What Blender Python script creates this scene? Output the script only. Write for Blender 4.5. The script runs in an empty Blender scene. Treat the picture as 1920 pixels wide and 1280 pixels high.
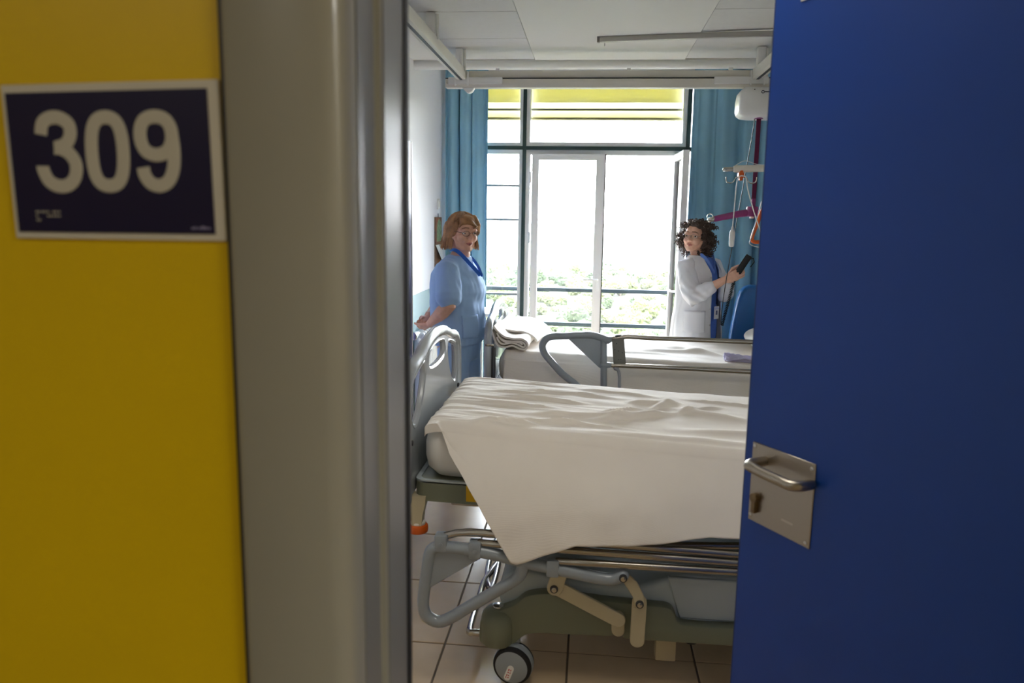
import bpy, bmesh, math, random
from mathutils import Vector, Matrix, noise
R = math.radians
V = Vector
random.seed(7)
SC = bpy.context.scene
COL = SC.collection

# ------------------------------------------------------------------ camera, sky, sun, exposure
cam_d = bpy.data.cameras.new('camera')
cam = bpy.data.objects.new('camera', cam_d)
COL.objects.link(cam)
SC.camera = cam
cx_ = V((0.99459241, 0.10272076, 0.0153096)); cy_ = V((0.03159165, -0.1588117, -0.98680333)); cz_ = V((-0.09893384, 0.98195076, -0.16119803))
m3 = Matrix((cx_, -cy_, -cz_)).transposed()
cam.matrix_world = Matrix.Translation((0, 0, 1.6)) @ m3.to_4x4()
cam_d.sensor_width = 36.0
cam_d.lens = 1453.03 / 1920 * 36
cam_d.clip_start = 0.05
cam_d.clip_end = 900
cam_d.dof.use_dof = True
cam_d.dof.focus_distance = 4.9
cam_d.dof.aperture_fstop = 5.0

SKY_STRENGTH = 23.0
world = bpy.data.worlds.new('sky'); SC.world = world
world.use_nodes = True
wn = world.node_tree; wn.nodes.clear()
w_out = wn.nodes.new('ShaderNodeOutputWorld'); w_bg = wn.nodes.new('ShaderNodeBackground')
w_tc = wn.nodes.new('ShaderNodeTexCoord'); w_sep = wn.nodes.new('ShaderNodeSeparateXYZ'); w_r = wn.nodes.new('ShaderNodeValToRGB')
wn.links.new(w_tc.outputs['Generated'], w_sep.inputs[0]); wn.links.new(w_sep.outputs['Z'], w_r.inputs[0])
w_r.color_ramp.elements[0].position = 0.0; w_r.color_ramp.elements[0].color = (0.97, 0.98, 1.0, 1)
w_r.color_ramp.elements[1].position = 0.9; w_r.color_ramp.elements[1].color = (0.62, 0.77, 1.0, 1)
wn.links.new(w_r.outputs[0], w_bg.inputs['Color']); w_bg.inputs['Strength'].default_value = SKY_STRENGTH
wn.links.new(w_bg.outputs[0], w_out.inputs['Surface'])

def lamp(name, kind, loc, rot, energy, color=(1, 1, 1), size=None, size_y=None):
    d = bpy.data.lights.new(name, kind); d.energy = energy; d.color = color
    if kind == 'AREA':
        d.shape = 'RECTANGLE'; d.size = size; d.size_y = size_y or size
    o = bpy.data.objects.new(name, d); o.location = loc; o.rotation_euler = rot; COL.objects.link(o)
    return o
sun = lamp('sun', 'SUN', (0, 30, 30), (R(-38), R(24), 0), 8.0, (1.0, 0.95, 0.86)); sun.data.angle = R(1.5)
CORRIDOR = 6.3
ROOM_FILL = 6.0
lamp('corridor_lamp_light', 'AREA', (-1.25, -0.85, 2.57), (0, 0, 0), CORRIDOR * 0.6, (1.0, 0.97, 0.91), 0.55, 0.55)
lamp('corridor_lamp_light', 'AREA', (2.4, -0.75, 2.57), (0, 0, 0), CORRIDOR * 3.3, (1.0, 0.97, 0.91), 0.55, 0.55)
lamp('room_fill_light', 'AREA', (0.07, 1.75, 2.57), (0, 0, 0), ROOM_FILL, (1.0, 0.94, 0.84), 0.55, 0.55)  # fill light added out of view to brighten the room
portal = lamp('window_portal', 'AREA', (-0.05, 6.47, 1.35), (R(-90), 0, 0), 1.0, (1, 1, 1), 2.7, 2.7)
portal.data.cycles.is_portal = True
vs = SC.view_settings
SC.display_settings.display_device = 'sRGB'
vs.view_transform = 'Standard'; vs.look = 'None'; vs.gamma = 1; vs.exposure = 0.62
vs.use_curve_mapping = False
HAZE = 0.0002
SC.cycles.volume_bounces = 1; SC.cycles.max_bounces = 10; SC.cycles.diffuse_bounces = 6; SC.cycles.transparent_max_bounces = 16
SC.cycles.sample_clamp_indirect = 6.0
SC.cycles.caustics_reflective = False; SC.cycles.caustics_refractive = False

# ------------------------------------------------------------------ helpers
def lin(c):
    return tuple(((v / 255) / 12.92 if v / 255 <= 0.04045 else ((v / 255 + 0.055) / 1.055) ** 2.4) for v in c)

def M(name, rgb, rough=0.5, metal=0.0, bump=None, var=0.0, vscale=8.0, trans=0.0, coat=0.0, stretch=None, spec=None, wave=None):
    m = bpy.data.materials.new(name); m.use_nodes = True
    nt = m.node_tree; b = nt.nodes['Principled BSDF']
    c = lin(rgb)
    b.inputs['Base Color'].default_value = (*c, 1); b.inputs['Roughness'].default_value = rough; b.inputs['Metallic'].default_value = metal
    if coat: b.inputs['Coat Weight'].default_value = coat; b.inputs['Coat Roughness'].default_value = 0.1
    if spec is not None: b.inputs['Specular IOR Level'].default_value = spec
    tc = nt.nodes.new('ShaderNodeTexCoord'); mp = nt.nodes.new('ShaderNodeMapping')
    nt.links.new(tc.outputs['Object'], mp.inputs[0])
    if stretch: mp.inputs['Scale'].default_value = stretch
    if var:
        n = nt.nodes.new('ShaderNodeTexNoise'); n.inputs['Scale'].default_value = vscale; n.inputs['Detail'].default_value = 5
        nt.links.new(mp.outputs[0], n.inputs['Vector'])
        r = nt.nodes.new('ShaderNodeValToRGB')
        r.color_ramp.elements[0].position = 0.3; r.color_ramp.elements[1].position = 0.7
        r.color_ramp.elements[0].color = (*[max(0, v * (1 - var)) for v in c], 1); r.color_ramp.elements[1].color = (*[min(1, v * (1 + var)) for v in c], 1)
        nt.links.new(n.outputs['Fac'], r.inputs[0]); nt.links.new(r.outputs[0], b.inputs['Base Color'])
    if bump:
        n2 = nt.nodes.new('ShaderNodeTexNoise'); n2.inputs['Scale'].default_value = bump[0]; n2.inputs['Detail'].default_value = 4
        nt.links.new(mp.outputs[0], n2.inputs['Vector'])
        bp = nt.nodes.new('ShaderNodeBump'); bp.inputs['Strength'].default_value = bump[1]; bp.inputs['Distance'].default_value = 0.004
        nt.links.new(n2.outputs['Fac'], bp.inputs['Height']); nt.links.new(bp.outputs[0], b.inputs['Normal'])
    if wave:   # woven thread stripes: (scale, strength)
        wv = nt.nodes.new('ShaderNodeTexWave'); wv.bands_direction = 'Y'; wv.inputs['Scale'].default_value = wave[0]; wv.inputs['Distortion'].default_value = 0.6
        nt.links.new(mp.outputs[0], wv.inputs['Vector'])
        bp = nt.nodes.new('ShaderNodeBump'); bp.inputs['Strength'].default_value = wave[1]; bp.inputs['Distance'].default_value = 0.002
        nt.links.new(wv.outputs['Fac'], bp.inputs['Height']); nt.links.new(bp.outputs[0], b.inputs['Normal'])
    if trans:  # thin fabric that lets light through
        t = nt.nodes.new('ShaderNodeBsdfTranslucent'); t.inputs['Color'].default_value = (*c, 1)
        mx = nt.nodes.new('ShaderNodeMixShader'); mx.inputs[0].default_value = trans
        nt.links.new(b.outputs[0], mx.inputs[1]); nt.links.new(t.outputs[0], mx.inputs[2])
        nt.links.new(mx.outputs[0], nt.nodes['Material Output'].inputs['Surface'])
    return m

def glass_mat(name, tint=(0.97, 0.99, 0.98)):
    m = bpy.data.materials.new(name); m.use_nodes = True; nt = m.node_tree
    nt.nodes.remove(nt.nodes['Principled BSDF'])
    t = nt.nodes.new('ShaderNodeBsdfTransparent'); t.inputs[0].default_value = (*tint, 1)
    g = nt.nodes.new('ShaderNodeBsdfGlossy'); g.inputs['Roughness'].default_value = 0.02
    f = nt.nodes.new('ShaderNodeFresnel'); f.inputs['IOR'].default_value = 1.45
    mx = nt.nodes.new('ShaderNodeMixShader')
    nt.links.new(f.outputs[0], mx.inputs[0]); nt.links.new(t.outputs[0], mx.inputs[1]); nt.links.new(g.outputs[0], mx.inputs[2])
    nt.links.new(mx.outputs[0], nt.nodes['Material Output'].inputs['Surface'])
    return m

class MB:
    """collects geometry in world coordinates"""
    def __init__(s): s.v = []; s.f = []
    def add(s, vs, fs):
        k = len(s.v); s.v += [tuple(p) for p in vs]; s.f += [tuple(i + k for i in f) for f in fs]; return s
    def bm(s, b):
        b.verts.ensure_lookup_table(); b.verts.index_update()
        s.add([v.co.copy() for v in b.verts], [[v.index for v in f.verts] for f in b.faces]); b.free(); return s
    def box(s, lo, hi, bev=0.0, seg=2, mat=None):
        b = bmesh.new(); bmesh.ops.create_cube(b, size=1)
        for v in b.verts: v.co = V([lo[i] + (v.co[i] + 0.5) * (hi[i] - lo[i]) for i in range(3)])
        if bev: bmesh.ops.bevel(b, geom=b.edges[:], offset=bev, segments=seg, affect='EDGES', profile=0.5)
        if mat is not None: bmesh.ops.transform(b, matrix=mat, verts=b.verts)
        return s.bm(b)
    def tube(s, pts, r, n=10, cap=True, flat=None):
        """swept round tube; r a number or a list; rounded ends"""
        pts = [V(p) for p in pts]; m = len(pts); rs = [r] * m if not isinstance(r, (list, tuple)) else list(r)
        if cap:
            d0 = (pts[0] - pts[1]).normalized(); d1 = (pts[-1] - pts[-2]).normalized()
            a0 = [(pts[0] + d0 * rs[0] * math.sin(t), rs[0] * math.cos(t)) for t in (1.45, 1.0, 0.5)]
            a1 = [(pts[-1] + d1 * rs[-1] * math.sin(t), rs[-1] * math.cos(t)) for t in (0.5, 1.0, 1.45)]
            pts = [a[0] for a in a0] + pts + [a[0] for a in a1]; rs = [a[1] for a in a0] + rs + [a[1] for a in a1]; m += 6
        t0 = (pts[1] - pts[0]).normalized()
        up = V((0, 0, 1)) if abs(t0.z) < 0.9 else V((0, 1, 0))
        nrm = (up - t0 * up.dot(t0)).normalized(); vs = []
        for i in range(m):
            t = (pts[min(i + 1, m - 1)] - pts[max(i - 1, 0)]).normalized()
            nrm = (nrm - t * nrm.dot(t)).normalized(); bn = t.cross(nrm)
            for k in range(n):
                a = 2 * math.pi * k / n
                vs.append(pts[i] + (nrm * math.cos(a) * (flat or 1) + bn * math.sin(a)) * rs[i])
        fs = [(i * n + k, i * n + (k + 1) % n, (i + 1) * n + (k + 1) % n, (i + 1) * n + k) for i in range(m - 1) for k in range(n)]
        fs += [tuple(range(n - 1, -1, -1)), tuple((m - 1) * n + k for k in range(n))]
        return s.add(vs, fs)
    def prism(s, poly, depth, bev=0.0, seg=2):
        """poly: list of 3D points in a plane, extruded by the vector depth"""
        b = bmesh.new(); vs = [b.verts.new(V(p)) for p in poly]; f = b.faces.new(vs)
        r = bmesh.ops.extrude_face_region(b, geom=[f]); bmesh.ops.translate(b, vec=V(depth), verts=[g for g in r['geom'] if isinstance(g, bmesh.types.BMVert)])
        bmesh.ops.recalc_face_normals(b, faces=b.faces)
        if bev:
            es = [e for e in b.edges if len(e.link_faces) == 2 and e.calc_face_angle(0) > 0.5]
            bmesh.ops.bevel(b, geom=es, offset=bev, segments=seg, affect='EDGES', profile=0.5)
        return s.bm(b)
    def holed(s, loops, depth):
        """plate with holes; loops[0] outline, the rest holes"""
        d = V(depth); b = bmesh.new(); es = []; lv = []
        for lp in loops:
            vs = [b.verts.new(V(p)) for p in lp]; lv.append(vs)
            es += [b.edges.new((vs[i], vs[(i + 1) % len(vs)])) for i in range(len(vs))]
        bmesh.ops.triangle_fill(b, use_beauty=True, use_dissolve=False, edges=es)
        r = bmesh.ops.extrude_face_region(b, geom=b.faces[:]); bmesh.ops.translate(b, vec=d, verts=[g for g in r['geom'] if isinstance(g, bmesh.types.BMVert)])
        bmesh.ops.recalc_face_normals(b, faces=b.faces)
        return s.bm(b)
    def cyl(s, c, axis, r, h, n=24, bev=0.0):
        a = V(axis).normalized(); q = a.to_track_quat('Z', 'Y').to_matrix().to_4x4()
        b = bmesh.new(); bmesh.ops.create_cone(b, cap_ends=True, segments=n, radius1=r, radius2=r, depth=h)
        if bev:
            es = [e for e in b.edges if e.calc_face_angle(0) > 0.8]
            bmesh.ops.bevel(b, geom=es, offset=bev, segments=2, affect='EDGES', profile=0.5)
        bmesh.ops.transform(b, matrix=Matrix.Translation(V(c)) @ q, verts=b.verts); return s.bm(b)
    def ball(s, c, r, rot=None, n=16):
        if not isinstance(r, (list, tuple)): r = (r, r, r)
        b = bmesh.new(); bmesh.ops.create_uvsphere(b, u_segments=n, v_segments=max(6, n // 2 + 2), radius=1)
        mt = Matrix.Translation(V(c)) @ (rot.to_4x4() if rot else Matrix()) @ Matrix.Diagonal((*r, 1))
        bmesh.ops.transform(b, matrix=mt, verts=b.verts); return s.bm(b)
    def torus(s, c, ax, R_, r, n=24, k=8, bas=None):
        a = V(ax).normalized(); q = a.to_track_quat('Z', 'Y').to_matrix(); vs = []
        for i in range(n):
            t = 2 * math.pi * i / n
            for j in range(k):
                p = 2 * math.pi * j / k
                vs.append(V(c) + q @ V(((R_ + r * math.cos(p)) * math.cos(t), (R_ + r * math.cos(p)) * math.sin(t), r * math.sin(p))))
        return s.add(vs, [(i * k + j, ((i + 1) % n) * k + j, ((i + 1) % n) * k + (j + 1) % k, i * k + (j + 1) % k) for i in range(n) for j in range(k)])
    def loft(s, rings, cap=True):
        n = len(rings[0]); vs = [p for r in rings for p in r]; m = len(rings)
        fs = [(i * n + k, i * n + (k + 1) % n, (i + 1) * n + (k + 1) % n, (i + 1) * n + k) for i in range(m - 1) for k in range(n)]
        if cap: fs += [tuple(range(n - 1, -1, -1)), tuple((m - 1) * n + k for k in range(n))]
        return s.add(vs, fs)
    def grid(s, nu, nv, fn):
        vs = [fn(i / nu, j / nv) for i in range(nu + 1) for j in range(nv + 1)]
        return s.add(vs, [(i * (nv + 1) + j, (i + 1) * (nv + 1) + j, (i + 1) * (nv + 1) + j + 1, i * (nv + 1) + j + 1) for i in range(nu) for j in range(nv)])

ORG = {}
def link(name, me, m, parent=None, loc=None, smooth=True):
    o = bpy.data.objects.new(name, me); COL.objects.link(o)
    if m is not None: me.materials.append(m)
    if smooth: me.shade_smooth(); me.set_sharp_from_angle(angle=R(40))
    if parent is not None:
        o.parent = parent; ORG[o.name] = ORG[parent.name]
    else:
        o.location = loc; ORG[o.name] = V(loc)
    return o
def obj(name, mb, m, parent=None, smooth=True, thick=None, subdiv=0):
    """ONE mesh object from world-space geometry; origin at the thing's base"""
    if parent is not None: org = ORG[parent.name]
    else:
        xs = [p[0] for p in mb.v]; ys = [p[1] for p in mb.v]; zs = [p[2] for p in mb.v]
        org = V(((min(xs) + max(xs)) / 2, (min(ys) + max(ys)) / 2, min(zs)))
    me = bpy.data.meshes.new(name)
    me.from_pydata([(p[0] - org.x, p[1] - org.y, p[2] - org.z) for p in mb.v], [], mb.f)
    b = bmesh.new(); b.from_mesh(me); bmesh.ops.recalc_face_normals(b, faces=b.faces); b.to_mesh(me); b.free()
    o = link(name, me, m, parent, None if parent is not None else org, smooth)
    if thick:
        md = o.modifiers.new('thickness', 'SOLIDIFY'); md.thickness = thick; md.offset = 0
    return o
def thing(name, label, cat, loc, group=None):
    o = bpy.data.objects.new(name, None); COL.objects.link(o); o.location = loc; o.empty_display_size = 0.1; ORG[o.name] = V(loc)
    return tag(o, label, cat, group)
def tag(o, label=None, cat=None, group=None, kind=None):
    if label: o['label'] = label
    if cat: o['category'] = cat
    if group: o['group'] = group
    if kind: o['kind'] = kind
    return o
def struct(name, mb, m, parent=None, smooth=True, label=None):
    o = obj(name, mb, m, parent, smooth)
    if parent is None: o['kind'] = 'structure'
    if label: o['label'] = label
    return o
def copy_tree(o, parent=None, children=None):
    c = o.copy(); COL.objects.link(c)
    if parent is not None: c.parent = parent
    for ch in (o.children if children is None else children): copy_tree(ch, c)
    return c
def remesh(mb, name, m, parent, voxel, smooth=3, disp=None):
    """grows one continuous surface over overlapping pieces"""
    me = bpy.data.meshes.new('raw'); me.from_pydata([tuple(p) for p in mb.v], [], mb.f)
    b = bmesh.new(); b.from_mesh(me); bmesh.ops.recalc_face_normals(b, faces=b.faces); b.to_mesh(me); b.free()
    t = bpy.data.objects.new('raw', me); COL.objects.link(t)
    md = t.modifiers.new('r', 'REMESH'); md.mode = 'VOXEL'; md.voxel_size = voxel; md.use_smooth_shade = True
    if smooth:
        sm = t.modifiers.new('s', 'SMOOTH'); sm.factor = 0.5; sm.iterations = smooth
    dg = bpy.context.evaluated_depsgraph_get(); out = bpy.data.meshes.new_from_object(t.evaluated_get(dg)); out.name = name
    bpy.data.objects.remove(t); bpy.data.meshes.remove(me)
    if disp:
        ns = [v.normal.copy() for v in out.vertices]
        for v, nn in zip(out.vertices, ns): v.co = v.co + nn * disp(v.co)
    org = ORG[parent.name]
    for v in out.vertices: v.co = v.co - org
    return link(name, out, m, parent)
def spline(pts, n=6, closed=False):
    pts = [V(p) for p in pts]; out = []; L = len(pts); rng = L if closed else L - 1
    for i in range(rng):
        if closed: p0, p1, p2, p3 = pts[i - 1], pts[i], pts[(i + 1) % L], pts[(i + 2) % L]
        else: p0, p1, p2, p3 = pts[max(i - 1, 0)], pts[i], pts[i + 1], pts[min(i + 2, L - 1)]
        for k in range(n):
            t = k / n
            out.append(0.5 * ((2 * p1) + (p2 - p0) * t + (2 * p0 - 5 * p1 + 4 * p2 - p3) * t * t + (3 * p1 - p0 - 3 * p2 + p3) * t ** 3))
    if not closed: out.append(pts[-1])
    return out
def text(name, s, size, mat4, m, parent, depth=0.0006, off=0.0, xs=1.0):
    c = bpy.data.curves.new(name, 'FONT'); c.body = s; c.size = size; c.extrude = depth; c.offset = off; c.align_x = 'CENTER'; c.align_y = 'CENTER'
    t = bpy.data.objects.new('raw', c); COL.objects.link(t)
    dg = bpy.context.evaluated_depsgraph_get(); me = bpy.data.meshes.new_from_object(t.evaluated_get(dg)); bpy.data.objects.remove(t); me.name = name
    me.transform(Matrix.Translation(-ORG[parent.name]) @ mat4 @ Matrix.Diagonal((xs, 1, 1, 1)))
    return link(name, me, m, parent, smooth=False)

# ------------------------------------------------------------------ materials
m_wall = M('white_paint', (232, 232, 234), 0.6, bump=(90, 0.08))
m_dado = M('grey_green_paint', (150, 176, 180), 0.5)
m_yellow = M('yellow_laminate', (238, 204, 0), 0.42, var=0.03, vscale=3, bump=(160, 0.05))
m_frame = M('grey_metal_paint', (172, 174, 168), 0.28, metal=0.0, coat=0.3, bump=(300, 0.03), var=0.02)
m_jamb = M('shaded_jamb_grey', (136, 140, 146), 0.3, metal=0.0)  # frame paint again, with shade and sky tint in the colour
m_rubber = M('black_rubber', (18, 18, 20), 0.7)
m_blue = M('blue_laminate', (2, 64, 156), 0.42, var=0.04, vscale=2.5, bump=(250, 0.04))
m_edge = M('blue_edge_band', (25, 50, 110), 0.5)
m_steel = M('brushed_steel', (176, 168, 156), 0.33, metal=1.0, bump=(200, 0.05), stretch=(1, 1, 14))
m_chrome = M('chrome', (200, 198, 192), 0.16, metal=1.0)
m_tube = M('stainless_tube', (178, 172, 162), 0.24, metal=1.0)
m_ceil = M('ceiling_paint', (226, 224, 218), 0.7)
m_panel = M('ceiling_panel', (214, 213, 210), 0.8, bump=(220, 0.15), var=0.02, vscale=30)
m_tile = M('beige_ceramic', (206, 180, 146), 0.22, var=0.07, vscale=5, coat=0.2)
m_grout = M('brown_grout', (104, 90, 74), 0.85)
m_white = M('white_lacquer', (236, 236, 232), 0.35)
m_cream = M('cream_metal', (226, 222, 210), 0.35)
m_navy = M('navy_print', (13, 8, 62), 0.4)
m_letter = M('pale_grey_print', (205, 204, 196), 0.5)
m_border = M('sign_border', (224, 222, 214), 0.4)
m_dgreen = M('dark_green_metal', (38, 62, 60), 0.45)
m_rail = M('dark_rail_paint', (14, 24, 26), 0.6, spec=0.2)
m_alu = M('white_aluminium', (238, 239, 240), 0.35)
m_bar = M('backlit_bar_grey', (150, 158, 164), 0.4)  # bars are white; their backlit grey is put into the colour
m_curt = M('teal_curtain_cloth', (152, 198, 220), 0.85, trans=0.12, bump=(320, 0.12), var=0.03)
m_blind = M('yellow_blind_cloth', (242, 239, 206), 0.8, trans=0.45)
m_glass = glass_mat('window_glass')
m_purple = M('purple_laminate', (98, 98, 146), 0.5)
m_lav = M('lavender_laminate', (112, 108, 160), 0.4)
m_dark = M('dark_grey_plastic', (52, 53, 56), 0.45)
m_sheet = M('white_linen', (242, 234, 223), 0.85, wave=(150, 0.10), var=0.015)
m_mat = M('white_fitted_sheet', (240, 238, 234), 0.85, bump=(14, 0.25))
m_bedgrey = M('grey_bed_plastic', (150, 158, 164), 0.28, bump=(40, 0.02), coat=0.3)
m_bedlight = M('silver_bed_plastic', (172, 177, 181), 0.22, metal=0.2, coat=0.4)
m_cover = M('pale_grey_cover', (182, 193, 196), 0.22, coat=0.3)
m_olive = M('olive_plastic', (120, 124, 104), 0.42)
m_beige = M('beige_metal', (196, 184, 152), 0.45)
m_orange = M('orange_plastic', (216, 96, 22), 0.4)
m_sticker = M('yellow_sticker', (236, 186, 20), 0.5)
m_red = M('red_print', (188, 30, 34), 0.5)
m_black = M('black_plastic', (16, 16, 18), 0.4)
m_magenta = M('plum_plastic', (132, 48, 110), 0.35)
m_strap = M('plum_webbing', (92, 14, 60), 0.8)
m_skinA = M('skin_warm', (222, 170, 142), 0.5, var=0.05, vscale=40)
m_skinB = M('skin_light', (226, 178, 152), 0.5, var=0.05, vscale=40)
m_scrub = M('light_blue_scrubs', (160, 192, 230), 0.85, bump=(400, 0.08))
m_collar = M('mid_blue_cloth', (48, 104, 190), 0.85)
m_scrubB = M('royal_blue_scrubs', (76, 114, 194), 0.85)
m_coat = M('white_coat_cloth', (238, 238, 242), 0.8, bump=(400, 0.05))
m_hairA = M('auburn_hair', (158, 116, 76), 0.5, var=0.35, vscale=26)
m_hairB = M('dark_curly_hair', (82, 63, 52), 0.6, var=0.3, vscale=40)
m_lip = M('lip_colour', (190, 116, 104), 0.5)
m_eye = M('eye_white', (228, 222, 216), 0.2)
m_iris = M('brown_iris', (52, 32, 22), 0.2)
m_brow = M('brow_hair', (134, 98, 72), 0.8)
m_lens = glass_mat('spectacle_lens')
m_chair = M('blue_vinyl', (44, 108, 172), 0.35)
m_lilac = M('lilac_cloth', (202, 196, 222), 0.85)
m_grass = M('scrub_ground', (58, 58, 36), 0.95, var=0.35, vscale=0.15)
m_leaf = [M('leaf_green', (62, 68, 22), 0.85, var=0.5, vscale=2.2, bump=(6, 0.6)), M('leaf_olive', (64, 66, 30), 0.85, var=0.45, vscale=2.5, bump=(6, 0.6)), M('leaf_dark', (46, 56, 22), 0.85, var=0.5, vscale=2.0, bump=(6, 0.6))]
m_bark = M('bark', (98, 80, 62), 0.9)
m_concrete = M('balcony_concrete', (196, 192, 184), 0.85, var=0.08)
m_print = M('poster_print', (110, 84, 62), 0.6)

# ------------------------------------------------------------------ setting: floor and walls
XL, XR, YW = -1.211, 1.75, 6.4          # left wall, right wall, window wall
YC, YJ = 0.72, 0.90                     # corridor face and room face of the door wall
b = MB(); b.box((-3.0, -2.2, -0.12), (3.0, YW + 0.1, -0.004))
floor = struct('floor', b, m_grout, smooth=False)
TX, TY, G = 0.463, 0.495, 0.0035
tile_mesh = None
for i in range(-2, 5):
    for j in range(-5, 8):
        x0, y0 = -0.505 + TX * i, 2.665 + TY * j
        x1, y1 = min(x0 + TX, XR), min(y0 + TY, YW)
        x0 = max(x0, XL - 0.12)
        if x1 - x0 < 0.05 or y1 - y0 < 0.05: continue
        full = abs(x1 - x0 - TX) < 1e-4 and abs(y1 - y0 - TY) < 1e-4
        if full and tile_mesh is not None:
            t = bpy.data.objects.new('tile', tile_mesh[0]); COL.objects.link(t); t.parent = floor
            t.location = (x0 - tile_mesh[1][0], y0 - tile_mesh[1][1], 0); continue
        b = MB(); b.box((x0 + G, y0 + G, -0.01), (x1 - G, y1 - G, 0.0), 0.0018, 1)
        t = obj('tile', b, m_tile, floor, smooth=False)
        if full: tile_mesh = (t.data, (x0, y0))
b = MB(); b.box((-3.0, -2.2, -0.004), (3.0, 0.185, 0.0)); obj('corridor_flooring', b, M('corridor_vinyl', (150, 140, 124), 0.4, var=0.04), floor, smooth=False)

# left wall: set back (X=-1.30) up to Y=5.06 under a bulkhead at 2.42 m, flush at -1.211 beyond
b = MB()
b.box((XL - 0.25, 5.06, -0.01), (XL, YW + 0.15, 3.0)); b.box((XL - 0.25, YJ, 2.419), (XL, 5.06, 3.0)); b.box((XL - 0.25, YJ, -0.01), (XL - 0.09, 5.06, 2.419))
wl = struct('wall_left', b, m_wall, smooth=False)
b = MB(); b.box((XL - 0.0895, 5.054, 0.0), (XL, 5.06, 1.042)); b.box((XL - 0.0, 5.054, 0.0), (XL + 0.004, YW, 1.042)); obj('dado_panel', b, m_dado, wl, smooth=False)
b = MB(); b.box((XL + 0.004, 5.06, 0), (XL + 0.016, YW, 0.09), 0.003); struct('baseboard_left', b, m_white)
b = MB(); b.box((XR, YJ, -0.01), (XR + 0.15, YW + 0.15, 3.0)); struct('wall_right', b, m_wall, smooth=False)
# corridor (front) wall with the doorway
b = MB()
b.box((-3.0, YC, -0.01), (-0.30, YJ, 3.0)); b.box((0.90, YC, -0.01), (3.0, YJ, 3.0)); b.box((-0.30, YC, 2.16), (0.90, YJ, 3.0))
struct('wall_front', b, M('wall_core', (214, 212, 206), 0.6), smooth=False)
b = MB(); b.box((-2.9, YC - 0.006, 0.0), (-0.3385, YC, 2.6), 0.001, 1); b.box((0.98, YC - 0.006, 0.0), (2.9, YC, 2.6), 0.001, 1)
struct('wall_front_panelling', b, m_yellow, smooth=False)
b = MB(); b.box((-3.0, -2.35, -0.01), (3.0, -2.2, 2.7)); struct('wall_corridor', b, M('corridor_wall', (205, 196, 168), 0.6), smooth=False)
b = MB(); b.box((-3.1, -2.2, -0.01), (-3.0, YC, 2.7)); b.box((3.0, -2.2, -0.01), (3.1, YC, 2.7)); struct('wall_corridor_end', b, M('corridor_end', (205, 196, 168), 0.6), smooth=False)

# door frame: folded metal profile, one side each, and head
def frame_profile(side):
    x0 = -0.339 if side < 0 else 0.96; s = 1 if side < 0 else -1
    e = -0.225 if side < 0 else 0.845          # reveal plane
    pts = [(x0, YC), (x0, YC - 0.014), (x0 + s * 0.006, YC - 0.018)]
    rr = 0.026
    xa = e - s * rr; y0 = YC - 0.018
    pts += [(xa + s * rr * math.sin(a), y0 + rr - rr * math.cos(a)) for a in [R(d) for d in (0, 15, 30, 45, 60, 75, 90)]]
    pts += [(e, 0.795), (e + s * 0.0005, 0.8), (e + s * 0.006, 0.801), (e + s * 0.007, 0.803), (e + s * 0.007, YJ + 0.004), (e - s * 0.06, YJ + 0.004), (e - s * 0.06, YJ), (x0 + s * 0.01, YJ)]
    return pts
b = MB(); pr = frame_profile(-1); b.prism([(x, y, 0.0) for x, y in pr], (0, 0, 2.2))
fr = struct('door_frame', b, m_frame)
b = MB(); pr = frame_profile(1); b.prism([(x, y, 0.0) for x, y in pr], (0, 0, 2.2)); obj('jamb_casing', b, m_frame, fr)
b = MB(); b.box((-0.339, YC - 0.018, 2.12), (0.96, YJ + 0.004, 2.2), 0.006); obj('head_casing', b, m_frame, fr)
b = MB(); b.box((-0.2255, 0.7375, 0), (-0.2235, 0.792, 2.12)); b.box((-0.2185, 0.806, 0), (-0.2165, 0.888, 2.12)); obj('shaded_reveal', b, m_jamb, fr, smooth=False)['label'] = 'inner face of the frame with shade and sky tint in its grey'  # thin plates carrying the reveal's shade as a darker grey
b = MB(); b.box((-0.219, 0.888, 0), (-0.2145, 0.906, 2.12), 0.001, 1); obj('rubber_seal', b, m_rubber, fr)['label'] = 'black rubber seal'
b = MB(); b.box((-0.3435, YC - 0.012, 0), (-0.339, YC + 0.0, 2.2)); obj('frame_side_strip', b, m_dark, fr, smooth=False)['label'] = 'dark grey strip between frame and yellow wall'  # thin dark strip along the outer edge of the frame

# ceiling: plaster strip in the middle, 60 cm panels on both sides, bull-nosed edge, window recess
b = MB(); b.box((XL - 0.1, YJ, 2.604), (XR + 0.1, 5.24, 2.72)); b.box((XL - 0.1, 5.24, 2.95), (XR + 0.1, YW + 0.15, 3.05)); b.box((XL - 0.1, 5.20, 2.61), (XR + 0.1, 5.24, 3.0))
ceil = struct('ceiling', b, m_ceil, smooth=False)
b = MB(); b.box((-0.405, YJ, 2.59), (0.55, 5.235, 2.605), 0.003, 1); obj('plaster_strip', b, m_ceil, ceil)
b = MB(); b.box((XL, YJ, 2.594), (-1.008, 5.238, 2.605)); b.box((XL, 5.243, 2.594), (XR, 5.262, 2.62)); obj('border_strip', b, m_ceil, ceil, smooth=False)
for xa, xb in ((-1.005, -0.405), (0.55, 1.15), (1.15, XR)):
    for j in range(8):
        ya, yb = 5.238 - 0.6 * (j + 1), 5.238 - 0.6 * j
        ya = max(ya, YJ)
        if yb - ya < 0.1: continue
        b = MB(); b.box((xa + 0.004, ya + 0.004, 2.597), (xb - 0.004, yb - 0.004, 2.606), 0.002, 1); obj('panel', b, m_panel, ceil, smooth=False)
b = MB(); b.tube([(XL, 5.285, 2.578), (XR, 5.285, 2.578)], 0.037, 20, cap=False); struct('trim_1', b, m_white)
b = MB(); b.box((-3.0, -2.2, 2.6), (3.0, YC, 2.7)); struct('ceiling_corridor', b, m_ceil, smooth=False)
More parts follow.
